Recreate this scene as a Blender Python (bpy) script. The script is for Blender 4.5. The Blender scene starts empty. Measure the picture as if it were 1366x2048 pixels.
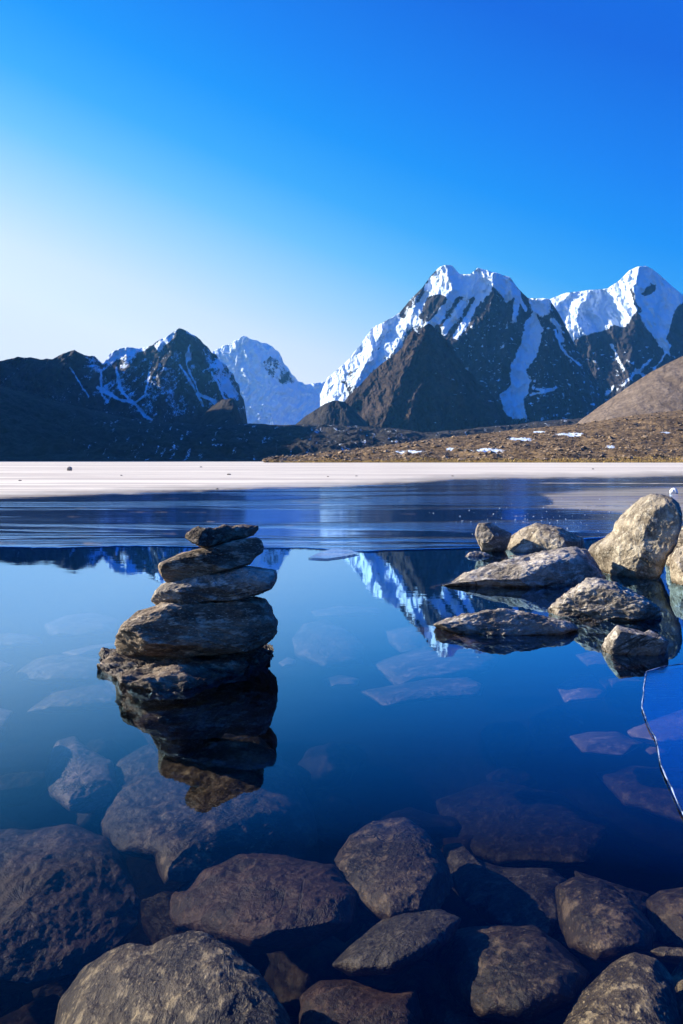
import bpy, math, random
import numpy as np

# ------------------------------------------------------------------ camera, sky, sun, exposure
S = bpy.context.scene
F, CX, HY, H = 1569.0, 683.0, 922.0, 0.70          # focal length in photo pixels, centre column, horizon row, eye height (m)
cam_d = bpy.data.cameras.new('camera')
cam = bpy.data.objects.new('camera', cam_d)
S.collection.objects.link(cam)
cam_d.sensor_fit = 'VERTICAL'
cam_d.sensor_height = 24.0
cam_d.lens = 24.0 * F / 2048
cam_d.shift_y = -(1024 - HY) / 2048
cam_d.clip_start = 0.02
cam_d.clip_end = 60000
cam.location = (0, 0, H)
cam.rotation_euler = (math.pi / 2, 0, 0)
S.camera = cam

SUN_AZ, SUN_EL = math.radians(-72), math.radians(24)   # left of the view direction, above the horizon
sdir = (math.sin(SUN_AZ) * math.cos(SUN_EL), math.cos(SUN_AZ) * math.cos(SUN_EL), math.sin(SUN_EL))
W = bpy.data.worlds.new('World')
S.world = W
W.use_nodes = True
wn, wl = W.node_tree.nodes, W.node_tree.links
wn.clear()
sky = wn.new('ShaderNodeTexSky')
sky.sky_type = 'NISHITA'
sky.sun_disc = False
sky.sun_elevation = SUN_EL
sky.sun_rotation = SUN_AZ
sky.altitude = 5000
sky.air_density = 1.3
sky.dust_density = 0.9
sky.ozone_density = 3.0
EXPO = 1.2
HAZE = 0.000036
geo = wn.new('ShaderNodeTexCoord')
nrmz = wn.new('ShaderNodeVectorMath'); nrmz.operation = 'NORMALIZE'; wl.new(geo.outputs['Generated'], nrmz.inputs[0])
dot = wn.new('ShaderNodeVectorMath'); dot.operation = 'DOT_PRODUCT'      # brightens toward the horizon and toward the sun
dot.inputs[1].default_value = (0.74 * math.sin(math.radians(-70)), 0.74 * math.cos(math.radians(-70)), -1.95)
wl.new(nrmz.outputs[0], dot.inputs[0])
add = wn.new('ShaderNodeMath'); add.operation = 'ADD'; add.use_clamp = True; add.inputs[1].default_value = 1.10 - 0.74 * 0.31
wl.new(dot.outputs['Value'], add.inputs[0])
rp = wn.new('ShaderNodeValToRGB'); wl.new(add.outputs[0], rp.inputs[0])
def lin(c): return [((v / 255) / 12.92 if v <= 10 else ((v / 255 + 0.055) / 1.055) ** 2.4) for v in c]
stops = [(0.0, (0, 98, 224)), (0.22, (0, 128, 244)), (0.36, (6, 148, 250)), (0.5, (58, 172, 251)), (0.62, (116, 199, 252)), (0.75, (182, 225, 253)), (0.88, (232, 245, 254)), (1.0, (250, 254, 255))]
cr = rp.color_ramp; cr.interpolation = 'LINEAR'
while len(cr.elements) < len(stops): cr.elements.new(0.5)
for e, (p_, c_) in zip(cr.elements, stops):
    e.position = p_; e.color = (*lin(c_), 1)
nb_ = wn.new('ShaderNodeBackground'); wl.new(sky.outputs[0], nb_.inputs[0]); nb_.inputs[1].default_value = 0.06
bg = wn.new('ShaderNodeBackground'); wl.new(rp.outputs[0], bg.inputs[0]); bg.inputs[1].default_value = 1.0 / 2 ** EXPO
mxs = wn.new('ShaderNodeMixShader'); mxs.inputs[0].default_value = 0.97
wo = wn.new('ShaderNodeOutputWorld')
wl.new(nb_.outputs[0], mxs.inputs[1]); wl.new(bg.outputs[0], mxs.inputs[2]); wl.new(mxs.outputs[0], wo.inputs[0])

sun_d = bpy.data.lights.new('sun', 'SUN')
sun_d.energy = 5.0
sun_d.angle = math.radians(0.5)
sun_d.color = (1.0, 0.90, 0.74)
sun = bpy.data.objects.new('sun', sun_d)
S.collection.objects.link(sun)
from mathutils import Vector
sun.rotation_euler = Vector(sdir).to_track_quat('Z', 'Y').to_euler()

S.view_settings.view_transform = 'Standard'
S.view_settings.look = 'None'
S.view_settings.exposure = EXPO
S.view_settings.gamma = 1.0
S.render.engine = 'CYCLES'
S.cycles.use_denoising = True
S.cycles.max_bounces = 8
S.cycles.transparent_max_bounces = 16
S.cycles.caustics_reflective = False
S.cycles.caustics_refractive = False

# ------------------------------------------------------------------ numeric helpers
def _hash(ix, iy, iz, seed):
    h = (ix.astype(np.int64) * 374761393 + iy.astype(np.int64) * 668265263 + iz.astype(np.int64) * 2147483647 + seed * 1274126177) & 0xffffffff
    h = ((h ^ (h >> 13)) * 1274126177) & 0xffffffff
    h = ((h ^ (h >> 16)) * 2246822519) & 0xffffffff
    return h ^ (h >> 15)
def perlin(x, y, z, seed=0):
    x0, y0, z0 = np.floor(x), np.floor(y), np.floor(z)
    fx, fy, fz = x - x0, y - y0, z - z0
    u, v, w = [t * t * t * (t * (t * 6 - 15) + 10) for t in (fx, fy, fz)]
    def g(dx, dy, dz):
        h = _hash(x0 + dx, y0 + dy, z0 + dz, seed)
        a = (h & 1023) / 1023.0 * 2 - 1; b = ((h >> 10) & 1023) / 1023.0 * 2 - 1; c = ((h >> 20) & 1023) / 1023.0 * 2 - 1
        return a * (fx - dx) + b * (fy - dy) + c * (fz - dz)
    l = lambda a, b, t: a + t * (b - a)
    return l(l(l(g(0,0,0), g(1,0,0), u), l(g(0,1,0), g(1,1,0), u), v), l(l(g(0,0,1), g(1,0,1), u), l(g(0,1,1), g(1,1,1), u), v), w) * 1.25
def fbm(x, y, z, octv=5, seed=0, gain=0.5):
    s = 0; a = 1.0; f = 1.0
    for o in range(octv):
        s = s + a * perlin(x * f, y * f, z * f, seed + o * 17); a *= gain; f *= 2.03
    return s
def ridged(x, y, z, octv=5, seed=0, gain=0.5):
    s = 0; a = 1.0; f = 1.0
    for o in range(octv):
        s = s + a * (1 - 2.2 * np.abs(perlin(x * f, y * f, z * f, seed + o * 13))); a *= gain; f *= 2.07
    return s
def inside(px, py, poly):
    r = np.zeros(px.shape, bool)
    n = len(poly)
    for i in range(n):
        x1, y1 = poly[i]; x2, y2 = poly[(i + 1) % n]
        if y1 == y2: continue
        c = ((y1 > py) != (y2 > py)) & (px < (x2 - x1) * (py - y1) / (y2 - y1) + x1)
        r ^= c
    return r
def segdist(px, py, line):
    d = np.full(px.shape, 1e9)
    for (x1, y1), (x2, y2) in zip(line[:-1], line[1:]):
        dx, dy = x2 - x1, y2 - y1
        t = np.clip(((px - x1) * dx + (py - y1) * dy) / (dx * dx + dy * dy + 1e-9), 0, 1)
        d = np.minimum(d, np.hypot(px - x1 - t * dx, py - y1 - t * dy))
    return d
def softpoly(px, py, poly, edge):
    d = segdist(px, py, list(poly) + [poly[0]])
    return np.clip(0.5 + np.where(inside(px, py, poly), d, -d) / (2 * edge), 0, 1)
def interp(x, pts):
    a = np.array(pts, float)
    return np.interp(x, a[:, 0], a[:, 1])
def unproj(px, py, D):
    return (px - CX) / F * D, D, H + (HY - py) / F * D
def ground(px, py, z=0.0):
    D = (H - z) * F / (py - HY)
    return ((px - CX) / F * D, D)

def make_mesh(name, V, faces, mat, smooth=True, attrs=None, parent=None, origin=None):
    me = bpy.data.meshes.new(name)
    V = np.asarray(V, np.float32)
    if origin is not None: V = V - np.asarray(origin, np.float32)
    faces = np.asarray(faces, np.int32)
    k = faces.shape[1]
    me.vertices.add(len(V)); me.vertices.foreach_set('co', V.ravel())
    me.loops.add(faces.size); me.loops.foreach_set('vertex_index', faces.ravel())
    me.polygons.add(len(faces))
    me.polygons.foreach_set('loop_start', np.arange(0, faces.size, k, dtype=np.int32))
    me.polygons.foreach_set('loop_total', np.full(len(faces), k, np.int32))
    me.update(calc_edges=True)
    me.validate()
    me.polygons.foreach_set('use_smooth', np.full(len(me.polygons), smooth))
    for an, av in (attrs or {}).items():
        at = me.attributes.new(an, 'FLOAT', 'POINT'); at.data.foreach_set('value', np.asarray(av, np.float32).ravel())
    me.materials.append(mat)
    o = bpy.data.objects.new(name, me)
    if origin is not None: o.location = [float(t) for t in origin]
    S.collection.objects.link(o)
    if parent: o.parent = parent
    return o
def gridfaces(nr, nc, wrap=False):
    r = np.arange(nr - 1)[:, None]; c = np.arange(nc if wrap else nc - 1)[None, :]
    c2 = (c + 1) % nc
    a = r * nc + c; b = r * nc + c2; d = (r + 1) * nc + c; e = (r + 1) * nc + c2
    return np.stack([a, b, e, d], -1).reshape(-1, 4)
def tag(o, label, cat=None, group=None, kind=None):
    o['label'] = label
    if cat: o['category'] = cat
    if group: o['group'] = group
    if kind: o['kind'] = kind
    return o

# ------------------------------------------------------------------ node helpers
class NT:
    def __init__(s, name):
        s.m = bpy.data.materials.new(name); s.m.use_nodes = True
        s.t = s.m.node_tree; s.t.nodes.clear()
        s.out = s.t.nodes.new('ShaderNodeOutputMaterial')
    def n(s, typ, **kw):
        nd = s.t.nodes.new('ShaderNode' + typ)
        for k, v in kw.items(): setattr(nd, k, v)
        return nd
    def l(s, a, b): s.t.links.new(a, b)
    def put(s, inp, v):
        if isinstance(v, bpy.types.NodeSocket): s.l(v, inp)
        elif isinstance(v, tuple) and len(v) == 3 and inp.type == 'RGBA': inp.default_value = (*v, 1)
        else: inp.default_value = v
    def math(s, op, a, b=0.0, c=None, clamp=False):
        m = s.n('Math', operation=op, use_clamp=clamp)
        s.put(m.inputs[0], a); s.put(m.inputs[1], b)
        if c is not None: s.put(m.inputs[2], c)
        return m.outputs[0]
    def mix(s, f, a, b, blend='MIX'):
        m = s.n('Mix', data_type='RGBA', blend_type=blend)
        s.put(m.inputs[0], f); s.put(m.inputs[6], a); s.put(m.inputs[7], b)
        return m.outputs[2]
    def ss(s, x, lo, hi):
        m = s.n('MapRange', interpolation_type='SMOOTHSTEP')
        s.put(m.inputs[0], x); m.inputs[1].default_value = lo; m.inputs[2].default_value = hi
        return m.outputs[0]
    def noise(s, co, scale, detail=5, rough=0.55, dist=0.0):
        t = s.n('TexNoise'); s.put(t.inputs['Vector'], co)
        t.inputs['Scale'].default_value = scale; t.inputs['Detail'].default_value = detail
        t.inputs['Roughness'].default_value = rough; t.inputs['Distortion'].default_value = dist
        return t.outputs[0]
    def mapping(s, co, scale=(1,1,1), rot=(0,0,0), loc=None):
        m = s.n('Mapping'); s.put(m.inputs[0], co); m.inputs[3].default_value = scale; m.inputs[2].default_value = rot
        if loc is not None: s.put(m.inputs[1], loc)
        return m.outputs[0]
    def bump(s, h, dist, strength=1.0, normal=None):
        b = s.n('Bump'); s.put(b.inputs['Height'], h); b.inputs['Distance'].default_value = dist; b.inputs['Strength'].default_value = strength
        if normal is not None: s.l(normal, b.inputs['Normal'])
        return b.outputs[0]
    def attr(s, name):
        a = s.n('Attribute', attribute_name=name); return a.outputs['Fac']
    def bsdf(s, col, rough=0.9, normal=None, spec=0.3):
        b = s.n('BsdfPrincipled'); s.put(b.inputs['Base Color'], col); s.put(b.inputs['Roughness'], rough)
        s.put(b.inputs['Specular IOR Level'], spec)
        if normal is not None: s.l(normal, b.inputs['Normal'])
        return b.outputs[0]
    def done(s, sh):
        s.l(sh, s.out.inputs[0]); return s.m

def stone_mat(name, dark, mid, light, sc=1.0, streak=(1, 1, 1), rot=(0, 0, 0), wet=False, bumpd=0.009, speck=0.6, wetline=True):
    t = NT(name)
    co = t.n('TexCoord').outputs['Object']
    rnd = t.n('ObjectInfo').outputs['Random']
    off = t.n('CombineXYZ'); t.put(off.inputs[0], t.math('MULTIPLY', rnd, 37.0)); t.put(off.inputs[1], t.math('MULTIPLY', rnd, 91.0))
    c = t.mapping(co, streak, rot, off.outputs[0])
    n1 = t.noise(c, 5 * sc, 8, 0.62, 0.4)
    n2 = t.noise(c, 22 * sc, 6, 0.65)
    n3 = t.noise(c, 110 * sc, 4, 0.7)
    col = t.mix(t.ss(n1, 0.38, 0.62), dark, mid)
    col = t.mix(t.math('MULTIPLY', t.ss(n2, 0.5, 0.66), 0.75), col, light)
    col = t.mix(t.math('MULTIPLY', t.ss(n3, 0.56, 0.70), speck), col, light)
    col = t.mix(t.math('MULTIPLY', t.ss(n3, 0.46, 0.34), speck), col, tuple(x * 0.35 for x in dark))
    vor = t.n('TexVoronoi'); t.put(vor.inputs['Vector'], c); vor.inputs['Scale'].default_value = 60 * sc
    col = t.mix(t.math('MULTIPLY', t.ss(vor.outputs['Distance'], 0.22, 0.08), 0.35), col, tuple(min(1, x * 1.6) for x in light))
    n0 = t.noise(c, 2.2 * sc, 4, 0.55, 0.6)
    col = t.mix(t.math('MULTIPLY', t.ss(n0, 0.58, 0.40), 0.6), col, t.mix(1.0, col, (0.42, 0.40, 0.40), 'MULTIPLY'))
    ck = t.ss(t.math('ABSOLUTE', t.math('SUBTRACT', t.noise(c, 3.2 * sc, 6, 0.6, 1.2), 0.5)), 0.022, 0.002)
    ck = t.math('MULTIPLY', ck, t.ss(t.noise(c, 1.7 * sc, 2, 0.5), 0.48, 0.60))
    col = t.mix(t.math('MULTIPLY', ck, 0.75), col, tuple(x * 0.2 for x in dark))
    tint = t.math('MULTIPLY_ADD', rnd, 0.35, 0.82)
    hs = t.n('HueSaturation'); t.put(hs.inputs['Value'], tint); t.put(hs.inputs['Color'], col); col = hs.outputs[0]
    rough = 0.82
    if wetline:
        geo = t.n('NewGeometry'); sep = t.n('SeparateXYZ'); t.l(geo.outputs['Position'], sep.inputs[0])
        zz = t.math('ADD', sep.outputs[2], t.math('MULTIPLY', t.math('SUBTRACT', n1, 0.5), 0.05))
        w = t.ss(zz, 0.030, 0.004)
        col = t.mix(w, col, t.mix(1.0, col, (0.40, 0.36, 0.32), 'MULTIPLY'))
        rough = t.math('MULTIPLY_ADD', w, -0.55, 0.82)
    if wet: rough = 0.6
    nb = t.bump(t.math('SUBTRACT', n1, t.math('MULTIPLY', ck, 0.35)), bumpd * 4, 0.8)
    nb = t.bump(n2, bumpd * 1.6, 0.9, nb)
    nb = t.bump(n3, bumpd * 0.35, 0.8, nb)
    return t.done(t.bsdf(col, rough, nb, 0.35))

M_stone = stone_mat('cairn_stone', (0.085, 0.060, 0.040), (0.28, 0.205, 0.135), (0.68, 0.56, 0.40), 1.3, (0.55, 1, 1.8), (0, 0.15, 0))
M_grey = stone_mat('shore_stone', (0.16, 0.135, 0.105), (0.42, 0.37, 0.30), (0.78, 0.71, 0.58), 1.2, (0.8, 1, 1.5), (0, 0.5, 0))
M_tan = stone_mat('tan_stone', (0.20, 0.16, 0.11), (0.54, 0.46, 0.33), (0.82, 0.74, 0.57), 1.2)
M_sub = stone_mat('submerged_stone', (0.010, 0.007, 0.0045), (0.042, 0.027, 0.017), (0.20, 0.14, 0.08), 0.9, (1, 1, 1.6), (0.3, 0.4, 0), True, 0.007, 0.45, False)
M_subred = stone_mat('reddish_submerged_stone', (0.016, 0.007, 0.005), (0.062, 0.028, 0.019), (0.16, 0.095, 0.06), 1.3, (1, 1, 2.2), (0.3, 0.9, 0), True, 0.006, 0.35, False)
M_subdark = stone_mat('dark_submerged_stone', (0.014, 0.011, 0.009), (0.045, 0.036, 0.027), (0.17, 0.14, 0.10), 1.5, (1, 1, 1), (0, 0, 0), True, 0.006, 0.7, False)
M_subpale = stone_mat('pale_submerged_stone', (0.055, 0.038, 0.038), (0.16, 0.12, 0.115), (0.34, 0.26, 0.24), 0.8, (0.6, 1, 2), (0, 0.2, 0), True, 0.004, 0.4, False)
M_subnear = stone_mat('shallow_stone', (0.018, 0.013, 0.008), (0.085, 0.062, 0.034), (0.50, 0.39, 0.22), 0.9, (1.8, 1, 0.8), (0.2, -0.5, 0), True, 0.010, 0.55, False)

def mountain_mat(name, dark, light, snowc=(0.70, 0.82, 0.93), sc=1.0):
    t = NT(name)
    co = t.n('TexCoord').outputs['Object']
    c = t.mapping(co, (1, 1, 0.45))
    n1 = t.noise(c, 0.012 * sc, 8, 0.62, 0.5)
    n2 = t.noise(co, 0.05 * sc, 7, 0.7)
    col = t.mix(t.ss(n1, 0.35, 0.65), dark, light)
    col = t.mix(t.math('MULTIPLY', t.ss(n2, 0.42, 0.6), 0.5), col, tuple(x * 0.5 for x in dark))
    sn = t.attr('snow')
    f = t.math('ADD', sn, t.math('MULTIPLY', t.math('SUBTRACT', n2, 0.5), 1.5))
    f = t.math('ADD', f, t.math('MULTIPLY', t.math('SUBTRACT', n1, 0.5), 0.5))
    n4 = t.noise(t.mapping(co, (1, 1, 0.6), (0, 0.5, 0)), 0.22 * sc, 5, 0.75)
    f = t.math('ADD', f, t.math('MULTIPLY', t.math('SUBTRACT', n4, 0.5), 1.8))
    f = t.ss(f, 0.45, 0.57)
    col = t.mix(f, col, snowc)
    nb = t.bump(n1, 35 / sc, 0.7)
    nb = t.bump(n2, 11 / sc, 0.9, nb)
    flat = t.n('NewGeometry').outputs['Normal']
    nm = t.n('Mix', data_type='VECTOR'); t.put(nm.inputs[0], t.math('MULTIPLY', f, 0.55)); t.l(nb, nm.inputs[4]); t.l(flat, nm.inputs[5])
    return t.done(t.bsdf(col, 0.92, nm.outputs[1], 0.15))
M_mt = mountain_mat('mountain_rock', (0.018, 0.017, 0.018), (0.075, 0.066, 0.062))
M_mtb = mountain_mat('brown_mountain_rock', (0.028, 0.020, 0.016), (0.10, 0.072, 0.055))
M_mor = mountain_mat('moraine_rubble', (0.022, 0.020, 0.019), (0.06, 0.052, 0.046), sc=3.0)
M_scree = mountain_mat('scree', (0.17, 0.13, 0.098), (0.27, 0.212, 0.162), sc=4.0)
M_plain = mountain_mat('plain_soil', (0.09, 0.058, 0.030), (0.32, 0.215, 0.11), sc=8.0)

# ------------------------------------------------------------------ mountains
def mountain(name, label, crest, base, Dc, Db, x0, x1, step, nrows, mat, ridges=(), snow=None, relief=(80, 150), seed=1, gentle=False, snbreak=0.0, tilt=0.0,
             jag=2.0, back=900, power=1.0, Zbase=0):
    xs = np.arange(x0, x1 + step, step, dtype=float)
    nc = len(xs)
    cy = interp(xs, crest)
    pj = xs / 22.0
    cy = cy + jag * fbm(pj, pj * 0 + seed, pj * 0, 4, seed) * (1.0)
    by = interp(xs, base)
    dc = interp(xs, Dc) if isinstance(Dc, (list, tuple)) else np.full(nc, float(Dc))
    db = interp(xs, Db) if isinstance(Db, (list, tuple)) else np.full(nc, float(Db))
    v = np.linspace(0, 1, nrows)[:, None]
    py = by[None] + (cy - by)[None] * v
    px = np.broadcast_to(xs[None], py.shape)
    D = db[None] + (dc - db)[None] * v ** power
    mpp = D / F                                    # metres per photo pixel there
    X, Z = (px - CX) * mpp, (HY - py) * mpp
    A, L = relief
    wx = fbm(X / (L * 2.5), Z / (L * 2.5), Z * 0 + 3.3, 3, seed + 50) * L * 0.5
    off = A * ridged((X + wx) / L, (D if gentle else Z) / (L * 1.7), (X * 0 + seed), 7, seed, 0.6)
    if not gentle and ridges:
        gx = X + 0.5 * wx + 0.25 * Z * np.sin(X / (L * 2.0))
        off = off + 0.13 * L * ridged(gx / (L * 0.32), Z / (L * 1.5), X * 0 + seed, 5, seed + 90, 0.6)
    if ridges:
        r = np.full(px.shape, -1e9)
        for line, amp, sl in ridges:
            d = segdist(px, py, line)
            r = np.maximum(r, amp - sl * d * mpp)
        r = np.maximum(r, -260)
        off = off * 0.75 + r
    sn = np.zeros(px.shape)
    if snow is not None:
        sn = snow(px, py, X, Z, off)
        st = ridged((X + wx) / 34, Z / 95, X * 0 + seed, 5, seed + 5, 0.62) - 0.75
        sn = np.clip(sn, -0.15, 1.05) + snbreak * st
    if gentle:
        X, Y, Z = unproj(px, py, D)
        hz = ridged(X / L, Y / L, X * 0 + seed, 6, seed, 0.55) - 0.9
        Z = Z + A * hz * np.clip(v * 8, 0, 1) * np.clip((1 - v) * 6, 0.15, 1)
    else:
        D = D - off + tilt * (px - xs.mean()) * mpp
        X, Y, Z = unproj(px, py, D)
    nb = 14
    t = np.linspace(0, 1, nb + 1)[1:, None]
    Dl = D[-1][None]; zl = Z[-1][None]
    Db_ = Dl + back * t
    Zb_ = zl + (-30 - zl) * t ** 0.9
    Xb_ = X[-1][None] / Dl * Db_
    Yb = Db_
    V = np.stack([np.vstack([X, Xb_]), np.vstack([Y, Yb]), np.vstack([Z, Zb_])], -1).reshape(-1, 3)
    sn = np.vstack([sn, np.repeat(sn[-1:], nb, 0)])
    f = gridfaces(nrows + nb, nc)
    o = make_mesh(name, V, f, mat, True, {'snow': sn})
    tag(o, label, kind='structure')
    return o

def streaks(X, Z, L, seed, thr=0.25, ang=0.0):
    xr = X * math.cos(ang) + Z * math.sin(ang); zr = -X * math.sin(ang) + Z * math.cos(ang)
    return np.clip(ridged(xr / L, zr / (L * 2.2), X * 0, 5, seed, 0.6) - thr, 0, 1.2)

# far glacier peak between the two massifs
def snow_glacier(px, py, X, Z, off):
    s = np.ones(px.shape)
    rock = softpoly(px, py, [(523, 722), (540, 712), (556, 718), (575, 740), (592, 762), (585, 768), (560, 768), (540, 752), (528, 738)], 4)
    s -= 0.55 * np.clip(fbm(X / 45, Z / 60, X * 0 + 4, 4, 19) * 2.6 - 1.1, 0, 1) * np.clip((px - 440) / 30, 0, 1)
    s -= rock * (0.75 + 0.5 * fbm(X / 60, Z / 120, X * 0, 4, 9))
    return s
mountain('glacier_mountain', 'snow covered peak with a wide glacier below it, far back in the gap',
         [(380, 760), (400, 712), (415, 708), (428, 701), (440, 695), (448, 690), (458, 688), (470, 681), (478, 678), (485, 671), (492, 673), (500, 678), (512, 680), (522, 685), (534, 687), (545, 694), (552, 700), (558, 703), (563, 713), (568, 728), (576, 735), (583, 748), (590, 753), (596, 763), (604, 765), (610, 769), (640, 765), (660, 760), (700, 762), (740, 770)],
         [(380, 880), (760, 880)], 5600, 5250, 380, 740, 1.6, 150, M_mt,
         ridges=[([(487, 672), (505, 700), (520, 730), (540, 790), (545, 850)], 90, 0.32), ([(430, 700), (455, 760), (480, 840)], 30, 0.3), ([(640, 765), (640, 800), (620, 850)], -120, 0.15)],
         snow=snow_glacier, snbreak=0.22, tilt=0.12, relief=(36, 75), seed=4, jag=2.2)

# left rocky range (continues to the left beyond the frame and shades the valley)
def snow_left(px, py, X, Z, off):
    s = np.zeros(px.shape) - 0.05
    s += 0.95 * softpoly(px, py, [(204, 727), (222, 704), (250, 690), (300, 688), (290, 702), (262, 706), (236, 716), (222, 727)], 3)
    s += 0.95 * softpoly(px, py, [(308, 690), (330, 672), (352, 660), (347, 676), (330, 690), (318, 704)], 3)
    s += 0.7 * softpoly(px, py, [(366, 658), (392, 670), (392, 677), (374, 668)], 3)
    s += 0.8 * softpoly(px, py, [(370, 705), (384, 706), (384, 722), (372, 720)], 4)
    s += 0.75 * softpoly(px, py, [(408, 700), (425, 705), (445, 735), (468, 775), (474, 800), (455, 790), (430, 760), (412, 728)], 6) * np.clip(0.7 + fbm(X / 70, Z / 110, X * 0, 4, 77), 0, 1.1)
    for ln, w in (([(232, 735), (240, 775), (258, 800), (275, 812), (290, 832), (304, 840)], 3.2), ([(200, 740), (205, 790), (216, 802)], 2.6),
                  ([(300, 745), (290, 790), (268, 806)], 2.2), ([(195, 775), (240, 800), (262, 803)], 3.5), ([(360, 730), (385, 770), (400, 800)], 2.2),
                  ([(400, 790), (425, 800), (440, 820)], 3.5), ([(140, 735), (165, 775), (178, 795)], 1.8), ([(425, 745), (450, 800)], 2.0), ([(380, 690), (372, 730), (390, 765), (405, 812)], 1.8)):
        s += 0.85 * np.clip(1.25 - segdist(px + 3 * fbm(px / 18, py / 18, px * 0, 3, 8), py, ln) / w, 0, 1)
    reg = np.clip((px - 120) / 90, 0.15, 1) * np.clip((py - 690) / 30, 0, 1) * np.clip((845 - py) / 40, 0, 1)
    s += 0.42 * reg * np.clip(fbm(X / 75, Z / 120, X * 0 + 2, 5, 31) * 2.2 - 0.1, 0, 1)
    s += 0.5 * reg * np.clip(ridged((X - 0.6 * Z) / 75, (Z + 0.4 * X) / 190, X * 0, 5, 33, 0.6) - 1.15, 0, 1)
    s += 0.3 * np.clip((px - 0) / 60 + 0.5, 0, 1) * np.clip((760 - py) / 30, 0, 1) * np.clip(fbm(X / 40, Z / 25, X * 0, 4, 62) * 3 - 1.0, 0, 1)
    return s
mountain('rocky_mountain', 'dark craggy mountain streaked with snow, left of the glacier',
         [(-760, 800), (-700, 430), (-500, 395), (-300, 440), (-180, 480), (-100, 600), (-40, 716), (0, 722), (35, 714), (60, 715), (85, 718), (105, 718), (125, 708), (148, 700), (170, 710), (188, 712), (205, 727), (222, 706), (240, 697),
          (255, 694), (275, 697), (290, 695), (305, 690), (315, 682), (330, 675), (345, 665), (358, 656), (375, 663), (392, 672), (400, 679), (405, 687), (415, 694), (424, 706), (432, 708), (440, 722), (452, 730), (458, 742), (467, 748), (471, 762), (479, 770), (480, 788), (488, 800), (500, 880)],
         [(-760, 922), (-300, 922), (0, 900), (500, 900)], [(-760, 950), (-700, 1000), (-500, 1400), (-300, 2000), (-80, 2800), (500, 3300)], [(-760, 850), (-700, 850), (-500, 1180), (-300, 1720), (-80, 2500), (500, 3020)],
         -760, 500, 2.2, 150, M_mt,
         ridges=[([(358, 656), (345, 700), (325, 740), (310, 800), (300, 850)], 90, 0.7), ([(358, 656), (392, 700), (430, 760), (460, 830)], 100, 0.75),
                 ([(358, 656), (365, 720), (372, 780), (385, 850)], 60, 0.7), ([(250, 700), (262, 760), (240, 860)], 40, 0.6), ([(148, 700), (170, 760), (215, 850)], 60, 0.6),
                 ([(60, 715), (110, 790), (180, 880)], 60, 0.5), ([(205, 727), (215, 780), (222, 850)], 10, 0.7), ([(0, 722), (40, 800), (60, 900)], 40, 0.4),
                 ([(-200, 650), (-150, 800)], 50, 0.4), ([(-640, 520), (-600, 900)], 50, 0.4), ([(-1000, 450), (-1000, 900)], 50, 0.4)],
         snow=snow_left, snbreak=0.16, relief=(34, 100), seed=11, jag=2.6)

# main massif
def snow_main(px, py, X, Z, off):
    s = np.zeros(px.shape) - 0.12
    wig = 5 * fbm(px / 20, py / 20, px * 0, 4, 5)
    P = lambda poly, e=3: softpoly(px + wig, py + wig * 0.6, poly, e)
    s += 1.1 * P([(850, 575), (862, 552), (880, 530), (905, 530), (922, 548), (940, 546), (956, 534), (975, 538), (1030, 552), (1030, 590), (1015, 605), (1000, 585), (985, 572), (978, 590), (962, 585), (940, 595), (925, 590), (905, 600), (880, 588), (862, 592), (846, 600)])
    for a, b, w in (([(915, 560), (900, 600), (875, 640), (858, 655)], 1, 9), ([(948, 555), (925, 610), (890, 660)], 1, 9), ([(968, 560), (950, 610), (915, 672)], 1, 7),
                    ([(850, 590), (838, 620), (822, 640)], 1, 5), ([(835, 610), (815, 650)], 1, 4), ([(885, 615), (868, 640)], 1, 6),
                    ([(982, 565), (965, 600)], 1, 5), ([(1020, 560), (1035, 600), (1030, 640)], 1, 5), ([(1000, 555), (1012, 600)], 1, 5), ([(1030, 570), (1050, 620)], 1, 4),
                    ([(800, 640), (780, 680), (760, 712)], 1, 6), ([(780, 650), (740, 690), (715, 705)], 1, 6)):
        s += 1.1 * np.clip(1.3 - segdist(px + wig, py, a) / w, 0, 1)
    s += 1.1 * P([(640, 770), (655, 752), (680, 732), (700, 712), (720, 688), (745, 652), (778, 636), (800, 624), (795, 640), (770, 655), (755, 690), (730, 720), (716, 735), (700, 740), (680, 765), (660, 790), (640, 800)], 3)
    s += 0.95 * P([(690, 755), (730, 720), (780, 660), (840, 600), (850, 640), (800, 700), (750, 740), (720, 790)], 12) * np.clip(0.5 + streaks(X, Z, 60, 17, 0.6, -0.7), 0, 1)
    s += 1.3 * softpoly(px, py, [(630, 768), (660, 764), (688, 768), (697, 788), (690, 800), (660, 830), (630, 850)], 3)
    rk = P([(852, 596), (868, 588), (900, 596), (898, 618), (875, 640), (850, 640), (838, 632)], 4)
    s -= 0.5 * rk
    # hanging ribbon glacier
    s += 1.25 * P([(1052, 642), (1070, 625), (1085, 660), (1078, 690), (1072, 715), (1050, 740), (1062, 765), (1046, 800), (1055, 838), (1030, 836), (1005, 828), (1003, 790), (1022, 770), (1018, 745), (1035, 705), (1045, 680)], 3)
    s += 0.9 * P([(1058, 596), (1085, 594), (1104, 600), (1100, 625), (1082, 632), (1066, 622)], 3)
    for ln, w in (([(1108, 660), (1125, 700), (1160, 730)], 3), ([(1105, 640), (1118, 655), (1124, 680)], 6), ([(1060, 790), (1105, 780)], 3), ([(1068, 775), (1090, 783), (1110, 775)], 4)):
        s += 0.9 * np.clip(1.2 - segdist(px + wig, py, ln) / w, 0, 1)
    reg = np.clip((py - 600) / 60, 0, 1)
    s += 0.62 * reg * np.clip(fbm((X - Z) / 34, (Z + 0.3 * X) / 20, X * 0 + 7, 5, 41, 0.6) * 2.4 - 0.7, 0, 1)
    return s
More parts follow.
